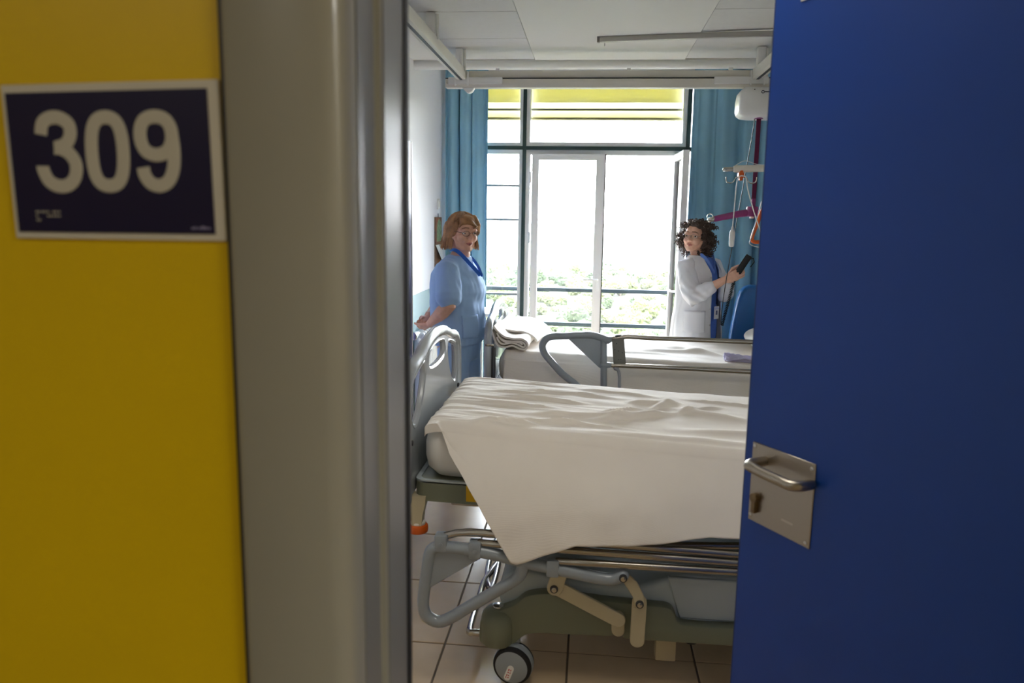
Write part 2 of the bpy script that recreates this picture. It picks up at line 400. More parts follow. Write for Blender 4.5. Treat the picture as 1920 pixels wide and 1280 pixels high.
for lx, ly, lz, lab in ((-1.25, -.85, 2.585, 'square white ceiling lamp over the corridor in front of the yellow wall'), (2.4, -.75, 2.585, 'square white ceiling lamp over the corridor in front of the hinge side'), (.07, 1.75, 2.575, 'square white ceiling lamp added out of view inside the room as fill light')):  # the one inside the room is an added fill, never in view
    lp = thing('ceiling_lamp', lab, 'ceiling lamp', (lx, ly, lz - .01), 'square ceiling lamps')
    b = MB(); b.holed([[(lx + a * .32, ly + c * .32, lz) for a, c in ((-1, -1), (1, -1), (1, 1), (-1, 1))], [(lx + a * .28, ly + c * .28, lz) for a, c in ((-1, -1), (-1, 1), (1, 1), (1, -1))]], (0, 0, 0.014)); obj('lamp_frame', b, m_white, lp, smooth=False)

# ------------------------------------------------------------------ setting: window wall
b = MB()
b.box((XL - 0.1, YW, -0.01), (-1.0, YW + 0.14, 3.0)); b.box((0.76, YW, -0.01), (XR + 0.1, YW + 0.14, 3.0)); b.box((-1.0, YW, 2.72), (0.76, YW + 0.14, 3.0))
struct('wall_back', b, m_wall, smooth=False)
WX0, WM, WX1, WZ1 = -1.0, -0.565, 0.722, 2.72      # sidelight edge, left mullion, right mullion, head
b = MB()
b.box((WM - 0.014, YW - 0.045, 0), (WM + 0.014, YW + 0.06, WZ1)); b.box((WX1 - 0.014, YW - 0.045, 0), (WX1 + 0.018, YW + 0.06, WZ1)); b.box((WX0, YW - 0.04, 2.118), (WX1 + 0.06, YW + 0.06, 2.146))
win = struct('window_1', b, m_dgreen, smooth=False, label='dark green window frame with white inner frames')
def ring(x0, x1, z0, z1, w, y0, y1, name, m, parent, wb=None):
    wb = wb if wb is not None else w
    b = MB(); b.holed([[(x0, y0, z0), (x1, y0, z0), (x1, y0, z1), (x0, y0, z1)], [(x0 + w, y0, z0 + wb), (x0 + w, y0, z1 - w), (x1 - w, y0, z1 - w), (x1 - w, y0, z0 + wb)]], (0, y1 - y0, 0))
    return obj(name, b, m, parent, smooth=False)
def pane(x0, x1, z0, z1, y, parent, name='pane'):
    b = MB(); b.box((x0, y, z0), (x1, y + 0.005, z1)); return obj(name, b, m_glass, parent, smooth=False)
ring(WX0, WM - 0.012, 2.146, WZ1, 0.028, YW - 0.03, YW + 0.05, 'fanlight_frame', m_alu, win); pane(WX0 + 0.02, WM - 0.03, 2.165, WZ1 - 0.02, YW + 0.02, win)
ring(WM + 0.012, WX1 - 0.012, 2.146, WZ1, 0.032, YW - 0.03, YW + 0.05, 'fanlight_frame', m_alu, win); pane(WM + 0.03, WX1 - 0.03, 2.165, WZ1 - 0.02, YW + 0.02, win)
ring(WX0, WM - 0.012, 0.0, 2.118, 0.03, YW - 0.03, YW + 0.05, 'sidelight_frame', m_alu, win); pane(WX0 + 0.02, WM - 0.03, 0.02, 2.09, YW + 0.02, win)
for z in (1.834, 1.561, 0.95):
    b = MB(); b.box((WX0 + 0.025, YW - 0.012, z - 0.009), (WM - 0.035, YW + 0.02, z + 0.009)); obj('glazing_bar', b, m_bar, win, smooth=False)
ring(WM + 0.012, WX1 - 0.012, 0.0, 2.118, 0.036, YW - 0.02, YW + 0.06, 'opening_frame', m_alu, win, 0.03)
b = MB(); b.box((0.636, YW - 0.05, 0.03), (0.664, YW - 0.02, 2.09)); obj('dark_gasket', b, m_dark, win, smooth=False)
# closed leaf
b = MB(); x0, x1 = -0.50, 0.085; w1, w2 = 0.055, 0.072
b.holed([[(x0, YW - 0.05, 0.04), (x1, YW - 0.05, 0.04), (x1, YW - 0.05, 2.085), (x0, YW - 0.05, 2.085)], [(x0 + w1, YW - 0.05, 0.12), (x0 + w1, YW - 0.05, 2.04), (x1 - w2, YW - 0.05, 2.04), (x1 - w2, YW - 0.05, 0.12)]], (0, 0.055, 0))
d2 = struct('door_2', b, m_alu, smooth=False, label='closed white glazed balcony door leaf')
pane(x0 + w1 - 0.01, x1 - w2 + 0.01, 0.11, 2.05, YW - 0.02, d2)
for z in (1.9, 1.42, 0.3):
    b = MB(); b.cyl((x0 - 0.012, YW - 0.055, z), (0, 0, 1), 0.008, 0.09, 12); obj('hinge', b, m_alu, d2)
b = MB(); b.box((x1 - 0.004, YW - 0.054, 0.04), (x1 + 0.004, YW - 0.03, 2.085)); obj('rubber_seal', b, m_dark, d2, smooth=False)
b = MB(); b.box((x1 - 0.05, YW - 0.058, 1.0), (x1 - 0.02, YW - 0.05, 1.14), 0.003); b.tube([(x1 - 0.035, YW - 0.058, 1.09), (x1 - 0.035, YW - 0.09, 1.09), (x1 - 0.14, YW - 0.09, 1.09)], 0.008, 8); obj('handle', b, m_alu, d2)
# open leaf swung into the room
hx, hy = 0.664, YW - 0.03; ang = R(-88)
rot = Matrix.Translation((hx, hy, 0)) @ Matrix.Rotation(ang, 4, 'Z')
def leaf_pts(u, z, t=0): return rot @ V((u, t, z))
L2 = 0.50
b = MB(); b.holed([[leaf_pts(0, .04), leaf_pts(L2, .04), leaf_pts(L2, 2.085), leaf_pts(0, 2.085)], [leaf_pts(.06, .12), leaf_pts(.06, 2.03), leaf_pts(L2 - .06, 2.03), leaf_pts(L2 - .06, .12)]], rot.to_3x3() @ V((0, -0.045, 0)))
d3 = struct('door_3', b, m_alu, smooth=False, label='white glazed balcony door leaf swung open into the room')
b = MB(); b.add([leaf_pts(u, z, t) for t in (-.02, -.025) for u, z in ((.05, .11), (L2 - .05, .11), (L2 - .05, 2.04), (.05, 2.04))], [(0, 1, 2, 3), (7, 6, 5, 4), (0, 4, 5, 1), (1, 5, 6, 2), (2, 6, 7, 3), (3, 7, 4, 0)]); obj('pane', b, m_glass, d3, smooth=False)
b = MB(); b.tube([leaf_pts(L2 - .03, 1.05, -.045), leaf_pts(L2 - .03, 1.05, -.08), leaf_pts(L2 - .14, 1.05, -.08)], 0.008, 8); obj('handle', b, m_alu, d3)
# outside yellow blinds behind the fanlights
for k, (xa, xb) in enumerate(((WX0, WM - 0.02), (WM + 0.03, WX1 - 0.03))):
    zb = 2.36
    bl = thing('window_blind', 'narrow pale yellow roller blind over the small fanlight' if k == 0 else 'wide pale yellow roller blind over the large fanlight', 'blind', ((xa + xb) / 2, YW + 0.09, zb), 'yellow roller blinds')
    b = MB(); b.grid(24, 6, lambda u, v, xa=xa, xb=xb: (xa + 0.01 + u * (xb - xa - 0.02), YW + 0.09 + 0.004 * math.sin(u * 19 + v * 3), zb + 0.02 + v * (WZ1 - zb - 0.03))); obj('blind_cloth', b, m_blind, bl, thick=0.001)
    b = MB(); b.grid(12, 3, lambda u, v, xa=xa, xb=xb: (xa + 0.012 + u * (xb - xa - 0.024), YW + 0.082 + 0.003 * math.sin(u * 15), 2.50 + v * (WZ1 - 2.53))); obj('upper_cloth', b, m_blind, bl, thick=0.001)
    b = MB(); b.tube([(xa + 0.01, YW + 0.09, zb + 0.012), (xb - 0.01, YW + 0.09, zb + 0.012)], 0.013, 10); obj('bottom_bar', b, M('olive_bar', (168, 158, 110), 0.5), bl)
    b = MB(); b.box((xa + 0.01, YW + 0.076, 2.435), (xb - 0.01, YW + 0.084, 2.452)); obj('stiffening_slat', b, M('grey_slat', (150, 150, 128), 0.5), bl, smooth=False)
    b = MB(); b.tube([(xa + 0.005, YW + 0.09, WZ1 - 0.03), (xb - 0.005, YW + 0.09, WZ1 - 0.03)], 0.03, 14); obj('roller', b, m_alu, bl)

# ------------------------------------------------------------------ outside: balcony, ground, shrubs
b = MB(); b.box((-3.2, YW + 0.14, -0.25), (3.2, 7.5, -0.06)); struct('balcony_slab', b, m_concrete, smooth=False)
rl = thing('balcony_railing', 'dark green metal balcony railing outside the glass door', 'railing', (0, 7.35, -0.06))
b = MB(); b.box((-3.2, 7.32, 0.888), (3.2, 7.38, 0.925), 0.008); obj('handrail', b, m_rail, rl)
b = MB(); b.box((-3.2, 7.33, 0.56), (3.2, 7.37, 0.597), 0.006); obj('lower_rail', b, m_rail, rl)
for x in (-3.15, -1.55, 1.55, 3.15):
    b = MB(); b.box((x - 0.025, 7.33, -0.06), (x + 0.025, 7.37, 0.89), 0.004); obj('post', b, m_dgreen, rl)
b = MB(); b.box((-3.12, 7.347, 0.0), (3.12, 7.353, 0.55)); obj('glass_panel', b, m_glass, rl, smooth=False)
b = MB(); b.grid(60, 60, lambda u, v: ((u - 0.5) * 700, 14 + v * 620, -9.5 + 1.6 * noise.noise(V((u * 14, v * 14, 0))) + 10 * max(0, v - 0.35) ** 2)); struct('landscape', b, m_grass)
def shrub_mesh(seed):
    rnd = random.Random(seed); mb = MB()
    for k in range(7):
        c = V((rnd.uniform(-1, 1), rnd.uniform(-1, 1), rnd.uniform(0.6, 1.5))) if k else V((0, 0, 1.0)); r = rnd.uniform(0.55, 0.95)
        bb = bmesh.new(); bmesh.ops.create_icosphere(bb, subdivisions=4, radius=1)
        for v in bb.verts:
            n_ = v.co.normalized(); q = c * 3 + n_ * 2.2
            v.co = c + n_ * r * (1 + 0.30 * noise.noise(q * 1.3) + 0.22 * noise.noise(q * 3.5) + 0.14 * noise.noise(q * 8))
        mb.bm(bb)
    return mb
protos = []
for k in range(3):
    t = thing('shrub', 'pale green shrub among the scrub beyond the balcony railing', 'shrub', (0, 0, 0), 'shrubs of the scrubland')
    obj('foliage', shrub_mesh(k), m_leaf[k], t, smooth=True); b = MB(); b.tube([(0, 0, -0.3), (0.05, 0, 0.4), (0.0, 0.05, 1.0)], [0.12, 0.09, 0.06], 8); obj('stem', b, m_bark, t); protos.append((t, list(t.children)))
rnd = random.Random(3); n_sh = 0; used = set()
tries = 0
while n_sh < 280 and tries < 60000:
    tries += 1
    d = 27 + 125 * rnd.random() ** 1.1; a = rnd.uniform(-0.27, 0.20); s = rnd.uniform(0.6, 1.25)
    x, y = d * a, d
    if any((x - p[0]) ** 2 + (y - p[1]) ** 2 < (1.8 * (p[2] + s)) ** 2 for p in used): continue
    k = rnd.randrange(3)
    v = (y - 14) / 620; u = x / 700 + 0.5
    z = -9.5 + 1.6 * noise.noise(V((u * 14, v * 14, 0))) + 10 * max(0, v - 0.35) ** 2
    o = protos[k][0] if k not in [q[3] for q in used] else copy_tree(protos[k][0], None, protos[k][1])
    o.location = (x, y, z - 0.15); o.rotation_euler = (0, 0, rnd.uniform(0, 6.28)); o.scale = (s, s, s * rnd.uniform(0.7, 1.15))
    used.add((x, y, s, k)); n_sh += 1

hz = bpy.data.materials.new('thin_haze'); hz.use_nodes = True; hn = hz.node_tree; hn.nodes.remove(hn.nodes['Principled BSDF'])
hv = hn.nodes.new('ShaderNodeVolumeScatter'); hv.inputs['Density'].default_value = HAZE; hv.inputs['Color'].default_value = (0.99, 0.99, 1, 1)
hn.links.new(hv.outputs[0], hn.nodes['Material Output'].inputs['Volume'])
b = MB(); b.box((-160, 16, -14), (160, 400, 14)); tag(obj('haze', b, hz, smooth=False), 'pale haze over the scrubland beyond the balcony', 'haze', None, 'stuff')

# ------------------------------------------------------------------ blue door of the room
E0 = V((0.338, 1.627, 0)); ds = V((.52, -.854, 0)).normalized(); dn = V((-.854, -.52, 0)).normalized()
def dp(s, o, z): return E0 + ds * s + dn * o + V((0, 0, z))
def dbox(b, s0, s1, o0, o1, z0, z1, bev=0.0, seg=2):
    mt = Matrix((ds, dn, V((0, 0, 1)))).transposed().to_4x4(); mt.translation = E0
    return b.box((s0, o0, z0), (s1, o1, z1), bev, seg, mt)
b = MB(); dbox(b, 0.0, 0.95, -0.045, 0.0, 0.008, 2.11, 0.0015, 1)
door = struct('door_1', b, m_blue, smooth=False, label='blue hospital room door standing ajar')
b = MB(); dbox(b, -0.003, 0.0, -0.044, -0.001, 0.01, 2.108); obj('edge_band', b, m_edge, door, smooth=False)
b = MB(); dbox(b, 0.0215, 0.190, 0.0, 0.003, 0.972, 1.142, 0.0012, 1); plate = obj('handle_plate', b, m_steel, door)
b = MB()
for s_, z_ in ((0.183, 1.131), (0.029, 0.984), (0.181, 0.981), (0.029, 1.134)): b.cyl(dp(s_, 0.0035, z_), dn, 0.0045, 0.003, 14, 0.0008)
obj('screw', b, m_chrome, plate)
b = MB(); path = [dp(0.057, 0.0, 1.109), dp(0.057, 0.036, 1.1085)] + [dp(0.057 + 0.017 * (1 - math.cos(a)), 0.036 + 0.017 * math.sin(a), 1.108) for a in (0.5, 1.0, 1.57)] + [dp(0.10, 0.053, 1.106), dp(0.15, 0.053, 1.105)] + [dp(0.17 + 0.02 * math.sin(a), 0.033 + 0.02 * math.cos(a), 1.104) for a in (0.2, 0.7, 1.2, 1.57)] + [dp(0.19, 0.012, 1.104)]
b.tube(path, 0.0105, 16); obj('lever_handle', b, m_steel, plate)
b = MB(); b.cyl(dp(0.044, 0.008, 1.027), dn, 0.0095, 0.014, 20, 0.001); dbox(b, 0.0385, 0.0495, 0.002, 0.014, 0.994, 1.024, 0.002); cyl = obj('lock_cylinder', b, M('worn_brass', (130, 112, 86), 0.35, metal=1), plate)
b = MB(); dbox(b, 0.04, 0.055, -0.003, 0.0042, 0.0, 0.0); b = MB(); dbox(b, 0.115, 0.145, 0.003, 0.0034, 1.003, 1.007); obj('maker_mark', b, M('etched_mark', (196, 190, 178), 0.5), plate, smooth=False)
b = MB(); dbox(b, 0.066, 0.15, 0.0, 0.002, 1.999, 2.06, 0.0008, 1); obj('label_holder', b, m_white, door)
for z_ in (0.25, 1.05, 1.85):
    b = MB(); b.cyl(dp(0.955, -0.01, z_), (0, 0, 1), 0.011, 0.11, 14, 0.002); obj('hinge', b, m_steel, door)

# ------------------------------------------------------------------ room sign 309
sg = thing('room_sign', 'navy room number sign 309 with white border on the yellow wall', 'sign', (-0.454, YC - 0.006, 1.57))
TL, TR_, BR, BL = V((-0.563, 0.7135, 1.714)), V((-0.347, 0.7135, 1.719)), V((-0.345, 0.7135, 1.571)), V((-0.56, 0.7135, 1.57))
def sp(u, v, o=0.0): # u 0..1 left-right, v 0..1 bottom-top
    p = BL.lerp(BR, u).lerp(TL.lerp(TR_, u), v); return p + V((0, -o, 0))
b = MB(); b.prism([sp(0, 0), sp(1, 0), sp(1, 1), sp(0, 1)], (0, -0.004, 0), 0.001, 1); obj('sign_plate', b, m_border, sg)
b = MB(); b.prism([sp(0.025, 0.045, 0.004), sp(0.95, 0.045, 0.004), sp(0.95, 0.945, 0.004), sp(0.025, 0.945, 0.004)], (0, -0.0015, 0)); obj('printed_panel', b, m_navy, sg, smooth=False)
def stroke(path, w, cu, closed=False):
    """flat raised stroke of a digit; path in units of the digit height, centre cu along the sign"""
    H_ = 0.0745; q = spline([(x * H_, z * H_, 0) for x, z in path], 8, closed); n = len(q); L_, R_ = [], []
    for k in range(n):
        a, c_ = (q[k - 1], q[(k + 1) % n]) if closed else (q[max(k - 1, 0)], q[min(k + 1, n - 1)])
        t = (c_ - a).normalized(); nn_ = V((-t.y, t.x, 0)) * w / 2; L_.append(q[k] + nn_); R_.append(q[k] - nn_)
    c0 = sp(cu, 0.565, 0.0055); rings = []
    for a, c_ in zip(L_, R_):
        m_ = (a + c_) / 2
        rings.append([c0 + V((p.x, -o, p.y)) for p, o in ((a, 0), (a.lerp(m_, .1), .0007), (m_, .0009), (c_.lerp(m_, .1), .0007), (c_, 0))])
    if closed: rings.append(rings[0])
    return MB().loft(rings, not closed)
for u, strokes in ((0.255, [([(-.235, .215), (-.20, .36), (-.09, .425), (.04, .42), (.15, .345), (.165, .22), (.10, .105), (-.03, .055), (-.06, .05)], False), ([(-.06, .05), (.02, .045), (.14, -.02), (.215, -.15), (.19, -.31), (.09, -.41), (-.05, -.425), (-.17, -.36), (-.235, -.23), (-.24, -.175)], False)]),
                   (0.480, [([(0, .425), (.12, .385), (.19, .25), (.212, 0), (.19, -.25), (.12, -.385), (0, -.425), (-.12, -.385), (-.19, -.25), (-.212, 0), (-.19, .25), (-.12, .385)], True)]),
                   (0.712, [([(-.015, .425), (.12, .385), (.19, .27), (.19, .12), (.12, 0), (-.015, -.045), (-.15, 0), (-.215, .12), (-.215, .27), (-.15, .385)], True), ([(.195, .22), (.215, .02), (.20, -.2), (.13, -.36), (.01, -.425), (-.11, -.395), (-.185, -.30), (-.205, -.20)], False)])):
    b = MB()
    for p, c_ in strokes:
        k = stroke(p, 0.0128, u, c_); b.add(k.v, k.f)
    obj('digit', b, m_letter, sg)
b = MB()
for cx0, dots in ((0, ((0, 2), (1, 2), (0, 1), (0, 0), (1, 0))), (1, ((0, 2), (1, 2))), (2, ((0, 2), (0, 1), (1, 1))), (3, ((0, 2), (1, 2), (0, 1), (1, 1))), (4, ((0, 2), (0, 1)))):
    for dx, dz in dots: b.ball(sp(0.12 + cx0 * 0.027 + dx * 0.012, 0.125 + dz * 0.027, 0.0055), 0.0010, n=8)
obj('braille_dots', b, m_letter, sg)
b = MB()
for k, (w, h) in enumerate(((0.012, 0.012), (0.008, 0.016), (0.012, 0.012), (0.014, 0.02), (0.012, 0.014), (0.01, 0.012))):
    u = 0.845 + k * 0.0155; b.prism([sp(u, 0.075, 0.0055), sp(u + w, 0.075, 0.0055), sp(u + w, 0.075 + h, 0.0055), sp(u, 0.075 + h, 0.0055)], (0, -0.0004, 0))
obj('maker_mark', b, M('pale_blue_print', (150, 150, 200), 0.5), sg, smooth=False)

# ------------------------------------------------------------------ purple bathroom door and wardrobe on the left
b = MB(); b.box((XL - 0.032, 4.80, 0.01), (XL - 0.002, 5.053, 2.365), 0.002, 1)
d4 = struct('door_4', b, m_purple, smooth=False, label='purple sliding door in the left wall')
wd = thing('wardrobe', 'lavender wardrobe with a bright edge against the left wall', 'wardrobe', (-1.14, 3.95, 0))
b = MB(); b.box((-1.295, 3.45, 0.0), (-1.0, 4.20, 1.985), 0.003, 1); obj('body', b, m_lav, wd)
b = MB(); b.box((-1.0, 3.46, 0.06), (-0.982, 4.185, 1.98), 0.002, 1); wdr = obj('door', b, M('lavender_door', (112, 110, 156), 0.4), wd)
b = MB(); b.box((-1.0, 4.187, 0.06), (-0.979, 4.2, 1.98), 0.001, 1); obj('edge_strip', b, m_white, wdr, smooth=False)
b = MB(); b.box((-0.982, 4.03, 0.93), (-0.972, 4.12, 1.12), 0.003, 1); obj('lock_plate', b, m_dark, wdr)

# ------------------------------------------------------------------ ceiling hoist: two tracks, traverse rail, motor with spreader bar
for x, lab in ((-0.842, 'white ceiling hoist track along the left wall side'), (0.955, 'white ceiling hoist track partly hidden by the blue door')):
    tk = thing('hoist_track', lab, 'ceiling track', (x, 3.2, 2.42), 'ceiling hoist tracks')
    b = MB(); b.box((x - 0.03, 1.3, 2.425), (x + 0.03, 5.13, 2.485), 0.006); obj('profile', b, m_cream, tk)
    b = MB(); b.box((x - 0.008, 1.3, 2.4225), (x + 0.008, 5.13, 2.4255)); obj('running_slot', b, m_dark, tk, smooth=False)
    b = MB(); b.box((x - 0.034, 5.125, 2.42), (x + 0.034, 5.15, 2.49), 0.004); obj('end_cap', b, m_white, tk)
    for y in (1.8, 2.95, 4.05, 4.9):
        b = MB(); b.box((x - 0.022, y - 0.03, 2.483), (x + 0.022, y + 0.03, 2.594), 0.004); b.cyl((x + 0.032, y, 2.53), (0, 0, 1), 0.008, 0.12, 10); obj('bracket', b, m_white, tk)
tr = thing('hoist_traverse_rail', 'white crosswise hoist rail hanging under the two tracks', 'hoist rail', (0.06, 5.0, 2.38))
b = MB(); b.box((-0.945, 4.97, 2.378), (1.30, 5.03, 2.432), 0.006); obj('profile', b, m_cream, tr)
b = MB(); b.box((-0.945, 4.9685, 2.4345), (1.28, 5.03, 2.4375)); obj('groove', b, m_dark, tr, smooth=False)
b = MB(); b.box((-0.80, 4.985, 2.439), (1.02, 5.02, 2.482), 0.005); obj('upper_profile', b, m_cream, tr)
for xa, xb in ((-0.925, -0.585), (0.70, 1.02)):
    b = MB(); b.box((xa, 4.958, 2.398), (xb, 4.975, 2.44), 0.004); obj('trolley_cover', b, m_white, tr)
for x in (-0.842, 0.955):
    b = MB(); b.box((x - 0.045, 4.955, 2.39), (x - 0.033, 5.03, 2.475), 0.003); b.box((x + 0.033, 4.955, 2.39), (x + 0.045, 5.03, 2.475), 0.003); obj('trolley_plate', b, m_white, tr)
for x in (-0.62, 0.19, 0.80):
    b = MB(); b.box((x - 0.012, 4.99, 2.48), (x + 0.012, 5.015, 2.498), 0.003); obj('stop_knob', b, m_white, tr)
b = MB(); b.cyl((-0.93, 4.966, 2.406), (0, 1, 0), 0.007, 0.006, 14); obj('end_screw', b, m_chrome, tr)
b = MB(); b.prism([(-0.84, 4.97, 2.378), (-0.76, 4.97, 2.378), (-0.775, 4.97, 2.355), (-0.795, 4.97, 2.345), (-0.81, 4.97, 2.35)], (0, 0.04, 0), 0.003, 1); obj('cable_stop', b, m_white, tr)

ho = thing('patient_hoist', 'white hoist motor with plum strap and spreader bar over the window-side bed', 'patient hoist', (0.97, 5.0, 1.6))
b = MB()
def hring(z, hx0, hx1, hy, r):
    return [V((px, 5.0 + py, z)) for px, py in rr2(hx0, hx1, hy, r)]
def rr2(x0, x1, hy, r, n=6):
    out = []
    for cx0, cy0, a0 in ((x1 - r, hy - r, 0), (x0 + r, hy - r, 90), (x0 + r, -hy + r, 180), (x1 - r, -hy + r, 270)):
        for k in range(n + 1):
            a = R(a0 + 90 * k / n); out.append((cx0 + r * math.cos(a), cy0 + r * math.sin(a)))
    return out
b.loft([hring(2.376, .885, 1.15, .07, .02), hring(2.37, .875, 1.16, .085, .03), hring(2.345, .855, 1.18, .10, .04), hring(2.30, .848, 1.187, .105, .045), hring(2.245, .848, 1.187, .105, .045), hring(2.218, .855, 1.18, .10, .045), hring(2.203, .872, 1.163, .085, .04), hring(2.196, .90, 1.135, .06, .035)])
mo = obj('motor_housing', b, m_white, ho)
b = MB(); b.torus((0.978, 4.8942, 2.342), (0, 1, 0), 0.0075, 0.0022, 14, 5); b.box((0.988, 4.893, 2.3395), (1.025, 4.8952, 2.3455)); obj('logo', b, m_dark, mo)
b = MB()
for x in (0.93, 1.05): b.cyl((x, 4.898, 2.356), (0, 1, 0), 0.003, 0.01, 8)
obj('screw', b, m_dark, mo)
b = MB(); b.cyl((0.975, 4.955, 2.2), (0, 0, 1), 0.026, 0.012, 18); obj('strap_outlet', b, m_magenta, mo)
b = MB(); b.box((0.963, 4.953, 1.668), (0.989, 4.957, 2.2)); obj('strap', b, m_strap, ho, smooth=False)
b = MB(); b.box((0.964, 4.949, 1.672), (0.988, 4.961, 1.72), 0.002); obj('strap_sleeve', b, m_magenta, ho)
b = MB(); b.cyl((0.972, 4.955, 1.643), (0, 0, 1), 0.036, 0.062, 24, 0.01)
b.tube([(0.965, 4.955, 1.638), (0.90, 4.957, 1.628), (0.80, 4.965, 1.606), (0.748, 4.97, 1.594)], [.024, .021, .019, .018], 14)
b.tube([(0.98, 4.955, 1.638), (1.04, 4.95, 1.628), (1.14, 4.945, 1.606), (1.19, 4.94, 1.594)], [.024, .021, .019, .018], 14)
obj('spreader_bar', b, m_magenta, ho)
b = MB(); b.cyl((0.972, 4.955, 1.606), (0, 0, 1), 0.014, 0.012, 14); obj('hub_button', b, m_white, ho)
for s_, x in ((-1, 0.722), (1, 1.216)):
    b = MB(); b.tube([(x - s_ * 0.03, 4.968, 1.596), (x, 4.968, 1.588)], 0.016, 12); b.torus((x, 4.968, 1.607), (0.3, 1, 0), 0.018, 0.003, 18, 6); obj('sling_hook', b, m_chrome, ho)
b = MB(); b.tube([(1.03, 4.93, 2.22), (1.034, 4.93, 2.0), (1.036, 4.93, 1.72)], 0.0022, 6); obj('pull_cord', b, m_white, ho)
# handset of the hoist, in the hand of the woman in the white coat
hs = thing('hoist_handset', 'black hoist handset with coiled cable held by the woman in the white coat', 'remote control', (0.98, 5.39, 0.85))
HK = 1
HB, HT = V((0.988, 5.385, 1.238)), V((1.047, 5.375, 1.342))
hd = (HT - HB).normalized(); hf = V((0.05, -1, 0)).normalized(); hf = (hf - hd * hf.dot(hd)).normalized(); hl = hd.cross(hf)
mt = Matrix((hl, hf, hd)).transposed().to_4x4(); mt.translation = HB
b = MB(); b.box((-0.021, -0.011, -0.01), (0.021, 0.011, 0.135), 0.006, 2, mt); hb = obj('handset_body', b, m_black, hs)
b = MB()
for k in range(3): b.box((-0.009, -0.013, 0.06 + 0.024 * k), (0.009, -0.011, 0.074 + 0.024 * k), 0.001, 1, mt)
obj('button', b, M('grey_button', (110, 112, 118), 0.5), hb)
b = MB(); b.tube([mt @ V((HK * .02, 0, .118)), mt @ V((HK * .034, 0, .132)), mt @ V((HK * .052, 0, .115)), mt @ V((HK * .050, 0, .075))], 0.003, 8); obj('hanging_hook', b, m_black, hb)
b = MB(); base = V((0.972, 5.40, 1.20)); endc = V((0.905, 5.40, 0.872)); ax = (endc - base).normalized()
u1 = ax.cross(V((0, 1, 0))).normalized(); u2 = ax.cross(u1); pts = [mt @ V((0, 0, -0.01))]
for k in range(0, 330):
    t = k / 329; a = t * 2 * math.pi * 30; pts.append(base.lerp(endc, t) + (u1 * math.cos(a) + u2 * math.sin(a)) * 0.0095)
b.tube(pts, 0.0028, 5); obj('coiled_cable', b, m_black, hs)
b = MB(); b.tube(spline([(0.905, 5.40, 0.872), (0.896, 5.39, 0.90), (0.893, 5.34, 1.05), (0.90, 5.24, 1.30), (0.925, 5.10, 1.72), (0.951, 5.0, 2.10), (0.957, 4.985, 2.2)], 5), 0.0028, 6); obj('cable', b, m_black, hs)

# ------------------------------------------------------------------ lifting pole of the window-side bed, call switch, grab handle
lpo = thing('lifting_pole', 'cream bed lifting pole with silver tip and double hook above the window-side bed', 'lifting pole', (1.35, 4.80, 0.5))
b = MB(); b.tube([(0.83, 4.80, 1.888), (1.30, 4.80, 1.905)], 0.021, 16); obj('sleeve', b, m_cream, lpo)
b = MB(); b.tube(spline([(0.768, 4.80, 1.884), (1.0, 4.80, 1.894), (1.35, 4.80, 1.90), (1.48, 4.80, 1.84), (1.505, 4.80, 1.6), (1.505, 4.80, 0.9), (1.505, 4.80, 0.45)], 6), 0.014, 12); obj('pole', b, m_chrome, lpo)
b = MB(); b.box((0.846, 4.775, 1.835), (0.878, 4.825, 1.868), 0.006); b.box((0.853, 4.782, 1.82), (0.873, 4.818, 1.90), 0.005); obj('clamp', b, m_orange, lpo)
b = MB()
for s_ in (-1, 1):
    x0 = 0.862
    b.tube(spline([(x0, 4.79, 1.842), (x0 + s_ * .03, 4.785, 1.838), (x0 + s_ * .042, 4.782, 1.815), (x0 + s_ * .06, 4.78, 1.806), (x0 + s_ * .083, 4.78, 1.812), (x0 + s_ * .088, 4.78, 1.838)], 5), 0.0035, 8)
obj('double_hook', b, m_chrome, lpo)
b = MB(); b.tube(spline([(0.83, 4.8, 1.91), (0.88, 4.79, 1.935), (0.95, 4.79, 1.915), (1.03, 4.79, 1.91)], 5), 0.002, 6); obj('wire', b, m_white, lpo)
cs = thing('call_switch', 'white pear-shaped call switch hanging on its cord from the double hook', 'call switch', (0.828, 4.775, 1.43))
b = MB(); b.loft([[V((0.828 + rx * math.cos(a), 4.772 + rx * 0.7 * math.sin(a), z)) for a in [2 * math.pi * k / 14 for k in range(14)]] for z, rx in ((1.43, .008), (1.434, .0145), (1.45, .0165), (1.49, .0165), (1.52, .015), (1.533, .008), (1.552, .006))]); obj('switch_body', b, m_white, cs)
b = MB(); b.tube(spline([(0.828, 4.772, 1.55), (0.832, 4.772, 1.68), (0.836, 4.772, 1.80), (0.85, 4.772, 1.842), (0.87, 4.77, 1.846), (0.888, 4.77, 1.835), (0.905, 4.77, 1.76), (0.96, 4.765, 1.60), (1.06, 4.765, 1.36)], 6), 0.0035, 8); obj('cord', b, m_white, cs)
gh = thing('grab_handle', 'orange triangular grab handle hanging beside the blue door', 'grab handle', (1.03, 4.80, 1.45))
b = MB(); b.tube(spline([(1.004, 4.80, 1.66), (0.975, 4.80, 1.57), (0.952, 4.80, 1.495), (0.953, 4.80, 1.472), (0.972, 4.80, 1.462), (1.04, 4.80, 1.466), (1.10, 4.80, 1.47), (1.115, 4.80, 1.485), (1.085, 4.80, 1.57), (1.05, 4.80, 1.66), (1.03, 4.80, 1.68)], 4, True), 0.0115, 12); obj('handle', b, m_orange, gh)
b = MB(); b.tube([(1.028, 4.80, 1.67), (1.03, 4.80, 1.885)], 0.008, 8); obj('webbing', b, m_dark, gh)
